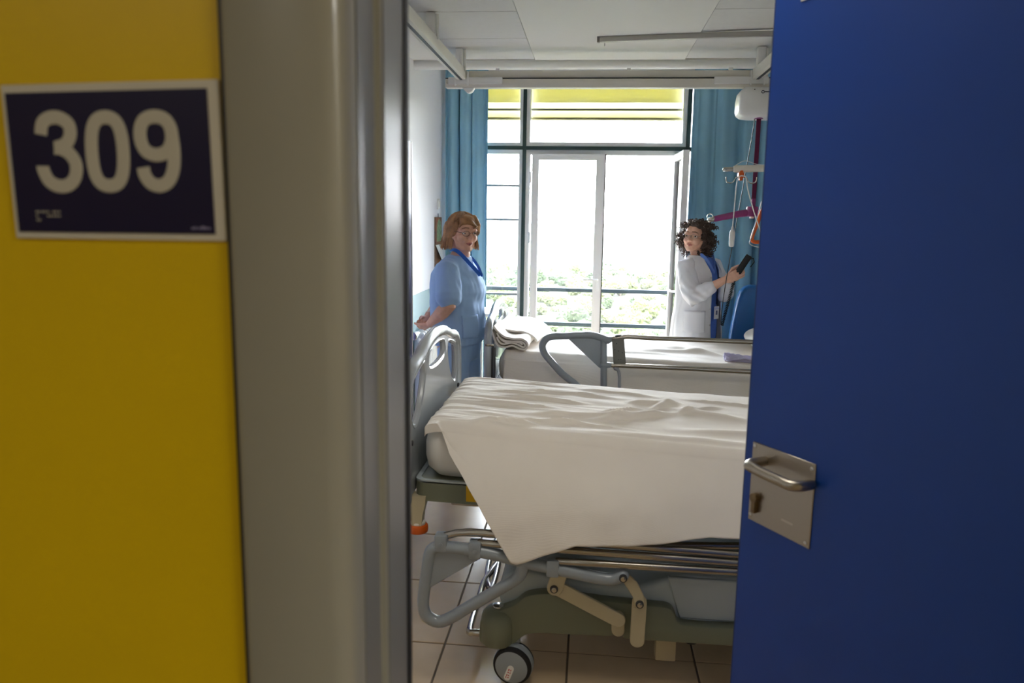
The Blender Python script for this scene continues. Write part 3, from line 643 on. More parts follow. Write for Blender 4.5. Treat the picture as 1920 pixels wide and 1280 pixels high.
b = MB(); b.tube(spline([(0.99, 4.79, 1.70), (0.965, 4.79, 1.58), (0.944, 4.787, 1.49), (0.935, 4.787, 1.455), (0.96, 4.787, 1.438), (1.0, 4.787, 1.432), (1.03, 4.787, 1.44)], 5), 0.003, 6); obj('wound_cord', b, m_white, gh)

ct = thing('curtain_track', 'silver cubicle curtain track ending below the middle of the ceiling', 'curtain track', (0.6, 4.5, 2.56))
b = MB(); b.box((0, -0.013, 0), (1.75, 0.013, 0.028), 0.002, 1, Matrix.Translation((-0.002, 4.585, 2.562)) @ Matrix.Rotation(R(-7.9), 4, 'Z')); obj('rail', b, M('silver_aluminium', (176, 174, 168), 0.35, metal=0.7), ct)
b = MB(); b.box((-0.002, -0.015, -0.002), (0.012, 0.015, 0.03), 0.001, 1, Matrix.Translation((-0.005, 4.585, 2.562)) @ Matrix.Rotation(R(-7.9), 4, 'Z')); obj('end_cap', b, M('grey_cap', (146, 142, 136), 0.5), ct)
b = MB(); b.torus((0.035, 4.58, 2.548), (1, 0.1, 0), 0.008, 0.002, 14, 6); obj('glider', b, m_white, ct)

# ------------------------------------------------------------------ curtains
def curtain(x0, x1, y, z0, z1, folds, seed, lab, gather=0.0):
    rnd = random.Random(seed); ph = [rnd.uniform(0, 6.28) for _ in range(6)]
    def fn(u, v):
        z = z0 + (z1 - z0) * v
        w = u + 0.012 * math.sin(u * 17 + ph[0]) + 0.006 * math.sin(v * 5 + u * 9)
        am = 0.052 * (0.7 + 0.5 * math.sin(u * 7 + ph[1])) * (1 - 0.45 * v)
        p = 2 * math.pi * folds * (w + 0.02 * math.sin(3 * v + ph[2]))
        yy = y + am * math.sin(p) + 0.007 * math.sin(2.3 * p + ph[3]) + 0.010 * math.sin(p * 0.43 + 2 * v + ph[4])
        xx = x0 + (x1 - x0) * u + 0.011 * math.cos(p) - gather * (1 - u) * v
        return (xx, yy, z)
    t = thing('curtain', lab, 'curtain', ((x0 + x1) / 2, y, z0), 'teal window curtains')
    b = MB(); b.grid(int(folds * 24), 50, fn); obj('cloth', b, m_curt, t, thick=0.002)
    b = MB(); b.box((x0 - 0.01, y - 0.015, z1 - 0.005), (x1 + 0.02, y + 0.015, z1 + 0.03), 0.002, 1); obj('rail', b, m_white, t)
    return t
curtain(-1.19, -0.835, 6.22, 0.03, 2.72, 3.6, 1, 'teal curtain gathered behind the woman in light blue scrubs')
curtain(0.72, 1.72, 6.20, 0.03, 2.72, 6, 5, 'wide teal curtain behind the woman in the white coat')

# ------------------------------------------------------------------ radiator, calendar, switch on the left wall
rd = thing('radiator', 'white panel radiator under the notice on the left wall', 'radiator', (-1.15, 5.65, 0.1))
for k in range(14):
    y = 5.12 + 0.068 * k
    b = MB(); b.box((-1.19, y, 0.14), (-1.115, y + 0.052, 0.80), 0.018, 3); obj('column', b, m_white, rd)
b = MB(); b.tube([(-1.155, 5.10, 0.75), (-1.155, 6.12, 0.75)], 0.017, 10); b.tube([(-1.155, 5.10, 0.18), (-1.155, 6.12, 0.18)], 0.017, 10); obj('manifold', b, m_white, rd)
b = MB(); b.tube([(-1.155, 4.98, 0.80), (-1.155, 5.11, 0.80)], 0.012, 10); b.cyl((-1.155, 5.03, 0.80), (0, 1, 0), 0.02, 0.045, 14, 0.004); obj('pipe', b, m_white, rd)
b = MB(); b.cyl((-1.155, 4.965, 0.80), (0, 1, 0), 0.028, 0.03, 18, 0.005); obj('valve_knob', b, m_chrome, rd)
cal = thing('wall_calendar', 'dark wall calendar with a green picture and white sheet on the left wall', 'calendar', (XL + 0.006, 6.09, 1.19))
b = MB(); b.box((XL + 0.001, 5.925, 1.19), (XL + 0.006, 6.19, 1.573)); obj('backing', b, m_print, cal, smooth=False)
b = MB(); b.box((XL + 0.006, 5.94, 1.37), (XL + 0.0085, 6.18, 1.57)); obj('picture_border', b, M('brown_picture', (120, 74, 44), 0.5, var=0.5, vscale=14), cal, smooth=False)
b = MB(); pts = [(XL + 0.0085, 5.985, 1.385), (XL + 0.0085, 6.165, 1.385)] + [(XL + 0.0085, 6.075 + 0.09 * math.cos(a), 1.46 + 0.1 * math.sin(a)) for a in [R(d) for d in range(0, 181, 20)]]
b.prism(pts, (0.001, 0, 0)); obj('arch_picture', b, M('green_picture', (118, 142, 104), 0.5, var=0.5, vscale=40), cal, smooth=False)
b = MB(); b.prism([(XL + 0.007, 5.945, 1.36), (XL + 0.007, 6.185, 1.36), (XL + 0.03, 6.17, 1.21), (XL + 0.055, 6.0, 1.22)], (0.001, 0, 0)); obj('white_sheet', b, m_white, cal, smooth=False)
b = MB(); b.tube([(XL + 0.004, 6.06, 1.573), (XL + 0.004, 6.06, 1.60)], 0.003, 6); obj('nail', b, m_dark, cal)
sw = thing('light_switch', 'white wall switch on the left wall above the calendar', 'light switch', (XL + 0.005, 6.08, 1.63))
b = MB(); b.box((XL, 6.04, 1.635), (XL + 0.01, 6.12, 1.715), 0.003); obj('frame', b, m_white, sw)
b = MB(); b.box((XL + 0.009, 6.055, 1.65), (XL + 0.014, 6.105, 1.70), 0.002); obj('rocker', b, m_cream, sw)

# ------------------------------------------------------------------ overbed table and chair near the window
ot = thing('overbed_table', 'white overbed table standing between the window and the far bed foot', 'table', (-0.82, 5.75, 0))
b = MB(); b.box((-1.05, 5.53, 0.865), (-0.68, 5.93, 0.89), 0.006); obj('table_top', b, m_white, ot)
b = MB(); b.box((-0.86, 5.70, 0.08), (-0.80, 5.76, 0.866), 0.004); obj('column', b, m_bedlight, ot)
for y in (5.56, 5.90):
    b = MB(); b.tube([(-1.05, y, 0.06), (-0.70, y, 0.06)], 0.016, 8)
    for x in (-1.05, -0.70): b.cyl((x, y, 0.025), (0, 1, 0), 0.025, 0.02, 12, 0.003)
    obj('foot', b, m_bedlight, ot)
b = MB(); b.tube([(-0.88, 5.56, 0.062), (-0.88, 5.90, 0.062)], 0.014, 8); obj('crossbar', b, m_bedlight, ot)
b = MB(); b.tube([(-0.79, 5.70, 0.70), (-0.70, 5.60, 0.55), (-0.66, 5.55, 0.48)], 0.011, 8); obj('gas_spring', b, m_bedgrey, ot)
ch = thing('armchair', 'blue vinyl high-backed armchair beside the far bed head', 'armchair', (1.28, 5.72, 0))
prof = [(1.04, .74), (1.05, .83), (1.063, .92), (1.075, 1.0), (1.09, 1.06), (1.115, 1.10), (1.16, 1.117), (1.28, 1.12)]
rings = []
for x, z in prof + [(2.56 - x, z) for x, z in reversed(prof[:-1])]: pass
b = MB(); L = [(x, z) for x, z in prof]; full = L + [(2.56 - x, z) for x, z in reversed(L[:-1])]
poly = [(1.04, 5.80, .42)] + [(x, 5.80, z) for x, z in full] + [(1.52, 5.80, .42)]
b.prism(poly, (0, 0.11, 0), 0.03, 3); obj('backrest', b, m_chair, ch)
b = MB(); b.box((1.05, 5.46, 0.36), (1.51, 5.82, 0.47), 0.03, 3); obj('seat', b, m_chair, ch)
for x in (1.0, 1.52):
    b = MB(); b.box((x, 5.50, 0.60), (x + 0.045, 5.86, 0.635), 0.012, 2); obj('armrest', b, m_chair, ch)
    for y in (5.53, 5.83):
        b = MB(); b.tube([(x + 0.022, y, 0.0), (x + 0.022, y, 0.61)], 0.013, 8); obj('leg', b, m_chrome, ch)
b = MB(); b.tube([(1.022, 5.6, 0.35), (1.545, 5.6, 0.35)], 0.012, 8); obj('crossbar', b, m_chrome, ch)

# ------------------------------------------------------------------ hospital beds
def arch(t):  # footboard outline, half width .505 around its centre: height above platform 0..; t in -1..1
    pts = ((0, 1.140), (.2, 1.134), (.33, 1.126), (.46, 1.110), (.60, 1.089), (.72, 1.080), (.84, 1.070), (.93, 1.046), (.98, 1.005), (1.0, .95))
    a = abs(t)
    for (x0, z0), (x1, z1) in zip(pts, pts[1:]):
        if a <= x1: return z0 + (z1 - z0) * (a - x0) / (x1 - x0)
    return .96
def end_board(bed, X, yc, dz, name, hw=.505, face=0.05):
    fb_out = [V((X, yc + hw * math.sin(t), arch(math.sin(t)) + dz)) for t in [R(d) for d in range(-90, 91, 6)]]
    loop = [V((X, yc - hw, .64 + dz))] + fb_out + [V((X, yc + hw, .64 + dz))]
    def cl(pts): return spline([V((X, yc + y, z + dz)) for y, z in pts], 5, True)
    far = [(.215, 1.035), (.245, 1.072), (.37, 1.048), (.430, 1.022), (.460, .98), (.460, .92), (.40, .865), (.33, .885), (.265, .94), (.225, 1.0)]
    near = [(-y, z) for y, z in reversed(far)]
    mid = [(-.165, 1.04), (-.15, 1.085), (-.09, 1.100), (0, 1.106), (.09, 1.100), (.15, 1.085), (.165, 1.04), (.12, 1.02), (.0, 1.012), (-.12, 1.02)]
    far2 = [(min(y, .468), z) for y, z in far]
    b = MB(); b.holed([loop, cl(far2), cl(near), cl(mid)], (0.022, 0, 0)); fb = obj(name, b, m_bedlight, bed)
    b = MB(); b.tube([V((X + .011, yc - hw, .64 + dz))] + [p + V((.011, 0, 0)) for p in fb_out] + [V((X + .011, yc + hw, .64 + dz))], 0.023, 12); obj('tube_frame', b, m_bedlight, fb)
    b = MB()
    for hl in (far2, near, mid):
        c = cl(hl); b.tube([p + V((.011, 0, 0)) for p in c + c[:1]], 0.0125, 8, cap=False)
    obj('opening_rim', b, m_bedlight, fb)
    b = MB()
    for y in (-hw + .035, hw - .035): b.cyl((X + .026, yc + y, .83 + dz), (1, 0, 0), 0.010, 0.012, 14, 0.003)
    obj('bolt', b, m_dark, fb)
    return fb
def castor(bed, x, y, yaw, label=True):
    d = V((-math.sin(yaw), -math.cos(yaw), 0)); c = V((x, y, .07)) - d * .03
    b = MB(); b.cyl(c, d, .068, .062, 40, .010); w = obj('wheel', b, m_rubber, bed)
    b = MB(); b.cyl(c + d * .0285, d, .058, .007, 36, .003); b.cyl(c - d * .0285, d, .058, .007, 36, .003); b.cyl(c, d, .0695, .03, 40, .003); obj('wheel_cover', b, m_bedgrey, w)
    if label:
        r_ = d.cross(V((0, 0, 1))).normalized(); o0 = c + d * .0325
        ro = [V((0, 0, 0))] * 0
        tilt = R(-20); ux = r_ * -math.cos(tilt) + V((0, 0, 1)) * math.sin(tilt); uz = V((0, 0, 1)) * math.cos(tilt) + r_ * math.sin(tilt)
        b = MB(); pl = [o0 + ux * px + uz * (pz - .022) for px, pz in [(.0115 * math.cos(a), .018 + .012 * math.sin(a)) for a in [R(k) for k in range(0, 181, 30)]] + [(.0115 * math.cos(a), -.018 + .012 * math.sin(a)) for a in [R(k) for k in range(180, 361, 30)]]]
        b.prism(pl, d * .0012); obj('wheel_label', b, m_white, w, smooth=False)
        b = MB()
        for k, (px, pz, lx, lz) in enumerate(((-.004, .012, .004, .007), (.003, .013, .003, .006), (-.003, .002, .005, .004), (.004, .003, .002, .007), (-.004, -.009, .003, .007), (.002, -.008, .005, .003), (.003, -.016, .004, .004), (-.004, -.018, .003, .005))):
            b.prism([o0 + d * .0012 + ux * (px + a * lx * .5) + uz * (pz + c_ * lz * .5 - .022) for a, c_ in ((-1, -1), (1, -1), (1, 1), (-1, 1))], d * .0004)
        obj('wheel_print', b, m_red, w, smooth=False)
    b = MB(); b.tube([(x - d.x * .055, y - d.y * .055, .10), (x - d.x * .055, y - d.y * .055, .17)], .016, 10); obj('wheel_stem', b, m_bedgrey, bed)
def base_part(bed, y0, y1):
    """low olive chassis sides, pale cover between, castors, foot bar"""
    pr = spline([(-.344, 0, .214), (-.347, 0, .17), (-.343, 0, .137), (-.325, 0, .131)], 4) + spline([(-.245, 0, .131), (-.225, 0, .138), (-.205, 0, .158), (-.18, 0, .176), (-.14, 0, .184)], 4) + [V((.106, 0, .190)), V((.108, 0, .196)), V((.145, 0, .196)), V((.147, 0, .185)), V((1.12, 0, .186))]
    pr += [V((1.30, 0, .131)), V((1.40, 0, .131)), V((1.42, 0, .17)), V((1.38, 0, .25)), V((1.2, 0, .27))]
    pr += spline([(.40, 0, .249), (.345, 0, .252), (.325, 0, .262), (.316, 0, .285), (.302, 0, .304), (.28, 0, .311)], 4) + [V((.077, 0, .319))] + spline([(-.089, 0, .334), (-.143, 0, .330), (-.189, 0, .316), (-.225, 0, .285), (-.27, 0, .264), (-.316, 0, .246)], 4)
    for ya, yb, nm in ((y0, y0 + .05, 'chassis_side'), (y1 - .05, y1, 'chassis_side')):
        b = MB(); b.prism([(p.x, ya, p.z) for p in pr], (0, yb - ya, 0), .008, 2); cs_ = obj(nm, b, m_olive, bed)
        sgn = -1 if ya == y0 else 1
        b = MB(); b.loft([[V((-.285 + rx * math.cos(a), (ya if sgn < 0 else yb) + .03 * -sgn + ry * math.sin(a), z)) for a in [2 * math.pi * k / 20 for k in range(20)]] for z, rx, ry in ((.133, .055, .06), (.14, .06, .066), (.2, .061, .066), (.235, .055, .06), (.252, .04, .045), (.258, .02, .02))]); obj('corner_cap', b, m_olive, cs_)
        b = MB(); b.cyl((-.283, (ya if sgn < 0 else yb) + .03 * -sgn, .26), (0, 0, 1), .021, .012, 20, .004); obj('cap_button', b, m_chrome, cs_)
    cv = [(-.26, .20), (-.29, .30), (-.27, .365), (-.20, .392), (-.12, .375), (.0, .36), (.20, .36), (.30, .395), (.36, .41), (1.05, .41), (1.15, .37), (1.2, .2)]
    b = MB(); b.prism([(x, y0 + .045, z) for x, z in cv], (0, y1 - y0 - .09, 0), .02, 3); co = obj('chassis_cover', b, m_cover, bed)
    b = MB(); b.prism([(x, y0 + .038, z) for x, z in ((.335, .255), (1.1, .25), (1.1, .40), (.29, .40), (.31, .33))], (0, .02, 0), .004, 1); obj('side_panel', b, m_cover, co)
    b = MB(); b.prism([(x, y0 + .06, z) for x, z in ((-.26, .30), (-.12, .30), (-.12, .335), (-.20, .345), (-.255, .33))], (0, .04, 0), .006, 2); obj('step', b, m_olive, co)
    castor(bed, -.23, y0 - .03, R(10)); castor(bed, -.23, y1 + .02, R(160)); castor(bed, 1.33, y0 - .03, R(-15)); castor(bed, 1.33, y1 + .02, R(200))
    b = MB(); za = .135; b.tube(spline([(-.30, y0 + .07, za), (-.372, y0 + .065, za), (-.392, y0 + .085, za), (-.392, y0 + .30, za), (-.391, y0 + .42, za + .006), (-.375, y0 + .50, za + .012), (-.352, y0 + .60, za + .012), (-.352, y1 - .60, za + .012), (-.392, y1 - .40, za), (-.392, y1 - .08, za), (-.37, y1 - .06, za), (-.30, y1 - .06, za)], 4), .0125, 12); obj('brake_bar', b, m_chrome, bed)
    for yy in (y0 + .12, y1 - .12):
        b = MB(); b.box((.266, yy - .03, .062), (.336, yy + .03, .20), .004); obj('brake_block', b, m_beige, bed)
    b = MB(); b.cyl((.39, y0 + .12, .155), (0, 1, 0), .035, .03, 20, .004); b.tube([(.33, y0 + .12, .17), (.46, y0 + .12, .17)], .012, 8); obj('centre_castor', b, m_rubber, bed)
    for x in (-.05, 1.0):   # lifting columns
        b = MB(); b.box((x - .08, (y0 + y1) / 2 - .12, .34), (x + .08, (y0 + y1) / 2 + .12, .62), .02, 2); obj('lift_column', b, m_cover, bed)
def platform(bed, y0, y1, dz, X=-.60):
    b = MB(); zt = .683 + dz; zb = .612 + dz
    fr_ = [(X, y0, zb), (X + 2.06, y0, zb - .05), (X + 2.06, y1, zb - .05), (X, y1, zb)]
    poly = rr2(X + .012, X + 2.08, (y1 - y0) / 2, .03, 5)
    b.loft([[V((px, (y0 + y1) / 2 + py, (zb if k == 0 else zt) - .0235 * (px - X))) for px, py in poly] for k in (0, 1)]); p = obj('platform', b, m_olive, bed)
    b = MB(); b.loft([[V((X + 1.04 + (px - X - 1.04) * s_, (y0 + y1) / 2 + py * s2, zt + h - .0235 * (px - X))) for px, py in poly] for s_, s2, h in ((1, 1, -.004), (1, 1, .006), (.985, .97, .006), (.985, .97, -.004))], cap=False); obj('rim', b, m_cover, p)
    b = MB(); b.box((-.407, y0 - .0015, .617 + dz), (-.352, y0 + .002, .674 + dz)); st = obj('sticker', b, m_sticker, p, smooth=False)
    b = MB(); b.prism([(-.395, y0 - .0016, .655 + dz), (-.37, y0 - .0016, .625 + dz), (-.365, y0 - .0016, .655 + dz)], (0, -.0006, 0)); obj('warning_mark', b, m_black, st, smooth=False)
    b = MB(); b.tube(spline([(-.49, y0 + .12, .605 + dz), (-.48, y0 + .12, .585 + dz), (-.455, y0 + .12, .585 + dz), (-.45, y0 + .12, .605 + dz)], 4), .003, 6); obj('cable_loop', b, m_black, p)
    b = MB(); b.tube(spline([(-.44, y0 + .1, .61 + dz), (-.44, y0 + .1, .578 + dz), (-.41, y0 + .1, .57 + dz), (.4, y0 + .1, .56 + dz)], 4), .009, 8); obj('bag_rail', b, m_tube, p)
    for yy in (y0 + .015, y1 - .015):
        b = MB(); b.loft([[V((X + .02 + rx * sx, yy + .024 * sy, z + dz)) for sx, sy in ((-1, -1), (1, -1), (1, 1), (-1, 1))] for z, rx in ((.63, .032), (.60, .030), (.56, .020), (.515, .016))]); lg = obj('corner_post', b, m_beige, bed)
        b = MB(); b.cyl((X + .02, yy, .505 + dz), (0, 0, 1), .036, .03, 28, .008); obj('bumper_wheel', b, m_orange, lg)
        b = MB(); b.cyl((X + .02, yy, .524 + dz), (0, 0, 1), .026, .014, 24, .005); obj('bumper_cap', b, m_cream, lg)
def rail_lowered(bed, yr, s_, dz, dy=0):
    """folded-down side rail; s_=+1: outer face towards -Y"""
    rl_ = bpy.data.objects.new('side_rail', None); COL.objects.link(rl_); rl_.parent = bed; ORG[rl_.name] = ORG[bed.name]
    P = lambda x, z, o=0: V((x, yr + s_ * o, z + dz))
    loop = spline([P(-.481, .506), P(-.500, .495), P(-.511, .46), P(-.517, .414), P(-.527, .341), P(-.529, .292), P(-.516, .255), P(-.477, .238), P(-.435, .256), P(-.372, .300), P(-.265, .374), P(-.221, .405), P(-.201, .429), P(-.192, .466)], 4)
    b = MB(); b.tube(loop, .0205, 12)
    bar = spline([P(-.481, .508), P(-.373, .503), P(-.266, .487), P(-.174, .468), P(-.094, .455), P(.016, .437), P(.064, .430), P(.102, .430), P(.134, .446)], 4)
    b.tube(bar, .021, 12); obj('grip_frame', b, m_bedgrey, rl_)
    b = MB(); b.prism([P(-.505, .492, .006), P(-.325, .482, .006), P(-.515, .355, .006)], (0, -.012 * s_, 0), .002, 1); obj('web', b, m_bedgrey, rl_)
    for x, z in ((-.466, .535), (-.352, .517), (-.094, .470)):
        kn = MB(); kn.box((x - .022, yr - .022, z - .04 + dz), (x + .020, yr + .022, z + .02 + dz), .007, 2); kn.cyl((x, yr - s_ * .022, z - .012 + dz), (0, 1, 0), .007, .006, 12); obj('rail_bracket', kn, m_bedgrey, rl_)
    for pts in ([P(-.456, .544, .005), P(-.418, .556, .005), P(-.374, .562, .005), P(-.317, .562, .005), P(.0, .549, .005), P(.494, .537, .005), P(1.0, .526, .005)],
                [P(-.338, .529), P(-.284, .527), P(-.09, .521), P(.496, .511), P(1.0, .50)], [P(-.079, .482, -.003), P(.21, .4815, -.003), P(.496, .482, -.003), P(1.0, .483, -.003)]):
        b = MB(); b.tube(pts, .0125, 14); obj('rail_tube', b, m_tube, rl_)
    b = MB(); b.tube([P(.05, .503, .10), P(1.1, .553, .10)], .0125, 12); obj('rail_tube', b, m_tube, rl_)
    # linkage
    def bar2(x0, z0, x1, z1, w, o, nm, m=m_beige, dzz=(0, 0)):
        b = MB(); a = V((x1 - x0, 0, z1 - z0)); ln = a.length; a.normalize(); t = V((-a.z, 0, a.x))
        pl = [V((x0, 0, z0)) + (t * math.sin(q) - a * math.cos(q)) * w for q in [R(k) for k in range(-90, 91, 18)]] + [V((x1, 0, z1)) + (-t * math.sin(q) + a * math.cos(q)) * w for q in [R(k) for k in range(-90, 91, 18)]]
        b.prism([V((p.x, yr + s_ * o, p.z)) for p in pl], (0, s_ * .014, 0), .002, 1); return obj(nm, b, m, rl_)
    zz = dz
    bar2(-.072, .43 + zz, -.088, .372 + zz, .026, .022, 'link_plate')
    la = bar2(-.088, .372 + zz, .126, .268 + zz, .0245, .030, 'link_arm')
    bar2(.126, .268 + zz, .128, .222 + zz, .022, .048, 'link_foot')
    b = MB(); pl = [P(.118, .440, .012), P(.150, .446, .012), P(.182, .415, .012), P(.205, .372, .012), P(.213, .335, .012), P(.178, .325, .012), P(.172, .36, .012), P(.150, .395, .012)]
    b.prism(pl, (0, s_ * .012, 0), .002, 1); obj('curved_link', b, m_beige, rl_)
    bar2(.193, .342 + zz, .191, .205 + zz, .024, .020, 'drop_arm')
    for x, z, o in ((-.090, .371, .02), (.193, .342, .01), (.134, .444, -.02)):
        b = MB(); b.cyl(P(x, z, o), (0, 1, 0), .0135, .010, 18, .002); pv = obj('pivot', b, m_dark, rl_)
        b = MB(); b.cyl(P(x, z, o - .005), (0, 1, 0), .009, .008, 16, .002); obj('pivot_bolt', b, m_chrome, rl_)
    return rl_
BEDG = 'grey hospital beds'
bed1 = thing('hospital_bed', 'grey hospital bed with lowered side rails, nearest the blue door', 'bed', (0.4, 2.95, 0), BEDG)
platform(bed1, 2.535, 3.42, 0.0)
end_board(bed1, -.614, 2.958, 0.0, 'footboard', .498)
end_board(bed1, 1.46, 2.965, -0.05, 'headboard')
base_part(bed1, 2.46, 3.42)
rail_lowered(bed1, 2.40, 1, 0.0); rail_lowered(bed1, 3.50, -1, 0.0)

DY = 1.93
bed2 = thing('hospital_bed', 'grey hospital bed with raised side rail, beside the window', 'bed', (0.4, 4.9, 0), BEDG)
platform(bed2, 4.46, 5.36, -0.09, -.59)
end_board(bed2, -.60, 4.91, -0.10, 'footboard', .48)
end_board(bed2, 1.47, 4.91, -0.14, 'headboard', .48)
base_part(bed2, 4.42, 5.38)
for yy in (4.455, 5.365):
    b = MB(); b.box((-.567, yy - .02, .50), (-.546, yy + .02, .83), .004); obj('corner_strip', b, m_dark, bed2)
b = MB(); b.box((-.60, 4.405, .843), (-.572, 4.43, .858), .003); b.cyl((-.565, 4.412, .85), (1, 0, 0), .007, .03, 12, .001); obj('clip', b, m_tube, bed2)
rail_lowered(bed2, 5.43, -1, -0.09)
rr_ = bpy.data.objects.new('side_rail', None); COL.objects.link(rr_); rr_.parent = bed2; ORG[rr_.name] = ORG[bed2.name]
Y2 = 4.38
P2 = lambda x, z, o=0: V((x, Y2 + o, z))
b = MB(); b.tube(spline([P2(.105, .905), P2(.06, .922), P2(.012, .932), P2(-.06, .929), P2(-.138, .922), P2(-.213, .917), P2(-.247, .900), P2(-.266, .862), P2(-.250, .815), P2(-.206, .763), P2(-.150, .704), P2(-.08, .650), P2(-.0, .588)], 4), .0205, 12)
b.tube([P2(.082, .905), P2(.088, .75), P2(.094, .55)], .019, 12); b.tube([P2(.0, .588), P2(.094, .55)], .02, 10); obj('grip_frame', b, m_bedgrey, rr_)
b = MB(); b.prism([P2(-.130, .918, -.006), P2(.02, .925, -.006), P2(.082, .905, -.006), P2(.088, .735, -.006), P2(.06, .748, -.006)], (0, .012, 0), .002, 1); obj('web', b, m_bedgrey, rr_)
b = MB(); b.tube([P2(.09, .903), P2(.125, .912)], [.022, .015], 12); b.tube([P2(.086, .762), P2(.125, .762)], [.022, .015], 12); obj('rail_bracket', b, m_bedgrey, rr_)
for pts in ([P2(.11, .908), P2(.15, .918), P2(.215, .930), P2(.36, .926), P2(.909, .921), P2(1.15, .918)], [P2(.11, .762), P2(.20, .762), P2(.5, .759), P2(.914, .752), P2(1.15, .748)]):
    b = MB(); b.tube(pts, .0135, 14); obj('rail_tube', b, m_tube, rr_)
b = MB(); b.prism([P2(.127, .92, -.022), P2(.195, .926, -.022), P2(.212, .776, -.022), P2(.142, .772, -.022)], (0, .008, 0), .002, 1); pl_ = obj('stop_plate', b, M('dull_steel_plate', (122, 120, 112), 0.45, metal=0.6), rr_)
b = MB()
for x, z in ((.146, .858), (.167, .850), (.189, .841), (.17, .80), (.182, .802), (.155, .892)): b.cyl(P2(x, z, -.0225), (0, 1, 0), .0026, .003, 8)
obj('rivet', b, m_black, pl_)
b = MB(); b.tube([P2(.15, .93), P2(.178, .934)], .006, 8); b.box((.148, Y2 - .012, .918), (.182, Y2 + .012, .932), .003); obj('latch', b, m_dark, rr_)
b = MB(); b.tube(spline([P2(.155, .745), P2(.17, .735), P2(.178, .70), P2(.180, .66), P2(.182, .62)], 4), [.012] * 4 + [.009] * 13, 10); obj('spring_bolt', b, M('pale_bolt', (168, 172, 180), 0.4), rr_)
for x in (.95,):
    b = MB(); b.tube([P2(x, .92), P2(x, .55)], .015, 10); obj('rail_post', b, m_bedgrey, rr_)

# ------------------------------------------------------------------ mattresses and linen
def mattress(lab, X0, X1, y0, y1, zfun, h, sharp=.05):
    """rounded slab whose top follows zfun(x, y)"""
    b = MB(); rings = []
    prof = [(0, 0.035, 0.0), (0.0, 0.008, 0.03), (0, 0, 0.07), (1, 0, -0.075), (1, .006, -.045), (1, .02, -.02), (1, .042, -.005), (1, .075, 0)]
    N = 40
    base_z = [zfun((X0 + X1) / 2, (y0 + y1) / 2) - h]
    for top, ins, off in prof:
        ring_ = []
        for px, py in rr2(X0 + ins, X1 - ins, (y1 - y0) / 2 - ins, max(.012, sharp - ins * .4), 5):
            yy = (y0 + y1) / 2 + py; zt = zfun(px, yy); ring_.append(V((px, yy, zt + off if top else zt - h + off)))
        rings.append(ring_)
    b.loft(rings); o = obj('mattress', b, m_mat); return tag(o, lab, 'mattress', 'hospital mattresses')
def z1(x, y):
    t = (y - 2.56) / .88; zn = .887 - .0585 * (x + .51); zf = .873 - .036 * (x + .48); return zn + (zf - zn) * t - .004
def z2(x, y):
    t = (y - 4.5) / .9; zn = .803 - .030 * (x + .5); zf = .800 - .012 * (x + .4); return zn + (zf - zn) * t - .004
mattress('white mattress corner showing under the sheet of the bed nearest the door', -.562, 1.40, 2.56, 3.42, z1, .195)
mattress('white sheeted mattress on the bed beside the window', -.535, 1.42, 4.50, 5.34, z2, .19)
def ridge(x, y, x0, y0, x1, y1, w, h):
    a = V((x0, y0)); d = V((x1, y1)) - a; L = d.length; d /= L; p = V((x, y)) - a; t = p.dot(d)
    s_ = abs(p.x * d.y - p.y * d.x)
    f = max(0.0, min(1.0, min(t / (L * .3) + .15, (L - t) / (L * .3) + .15))) if -0.02 < t < L + .02 else 0.0
    return h * f * math.exp(-(s_ / w) ** 2)
def wrinkle1(x, y):
    d = .0
    fade = max(0, min(1, (.25 - x) / .5))
    d += .0075 * fade * noise.noise(V((x * 2.2, y * 26, 1.3))) + .006 * fade * noise.noise(V((x * 4.5, y * 48, 4.0)))
    d += .006 * noise.noise(V((x * 1.7, y * 4, 7))) + .0025 * noise.noise(V((x * 9, y * 13, 2)))
    for r_ in ((-.36, 2.66, .02, 2.73, .018, .012), (-.20, 2.80, .16, 2.86, .02, .012), (.02, 2.78, .34, 2.99, .022, .016), (-.40, 2.60, -.17, 2.655, .016, .014), (.30, 3.05, .62, 2.98, .03, .010), (.26, 3.02, .37, 3.18, .022, .014), (.16, 3.10, .34, 3.13, .02, .010),
               (-.30, 3.2, .10, 3.17, .014, .007), (-.36, 3.05, .02, 3.03, .014, .007), (-.1, 2.62, .6, 2.66, .03, .008), (-.30, 2.72, .18, 2.71, .010, .006), (-.42, 2.90, -.10, 2.915, .009, .006), (-.38, 3.12, -.02, 3.135, .009, .006), (.05, 2.92, .22, 3.02, .012, .008), (.34, 2.98, .55, 3.16, .014, .009), (.4, 3.24, .75, 3.2, .012, .007), (.3, 2.75, .9, 2.85, .03, .008), (-.05, 3.3, .3, 3.24, .02, .007)):
        d += 1.5 * ridge(x, y, *r_)
    return d
def zbot(x):
    pts = ((-.56, .90), (-.511, .885), (-.459, .792), (-.406, .731), (-.344, .65), (-.232, .482), (-.212, .478), (-.185, .487), (-.141, .505), (-.021, .549), (.098, .556), (.267, .571), (.402, .589), (.51, .591), (1.4, .60))
    for (xa, za), (xb, zb) in zip(pts, pts[1:]):
        if x <= xb: return za + (zb - za) * (x - xa) / (xb - xa)
    return .55
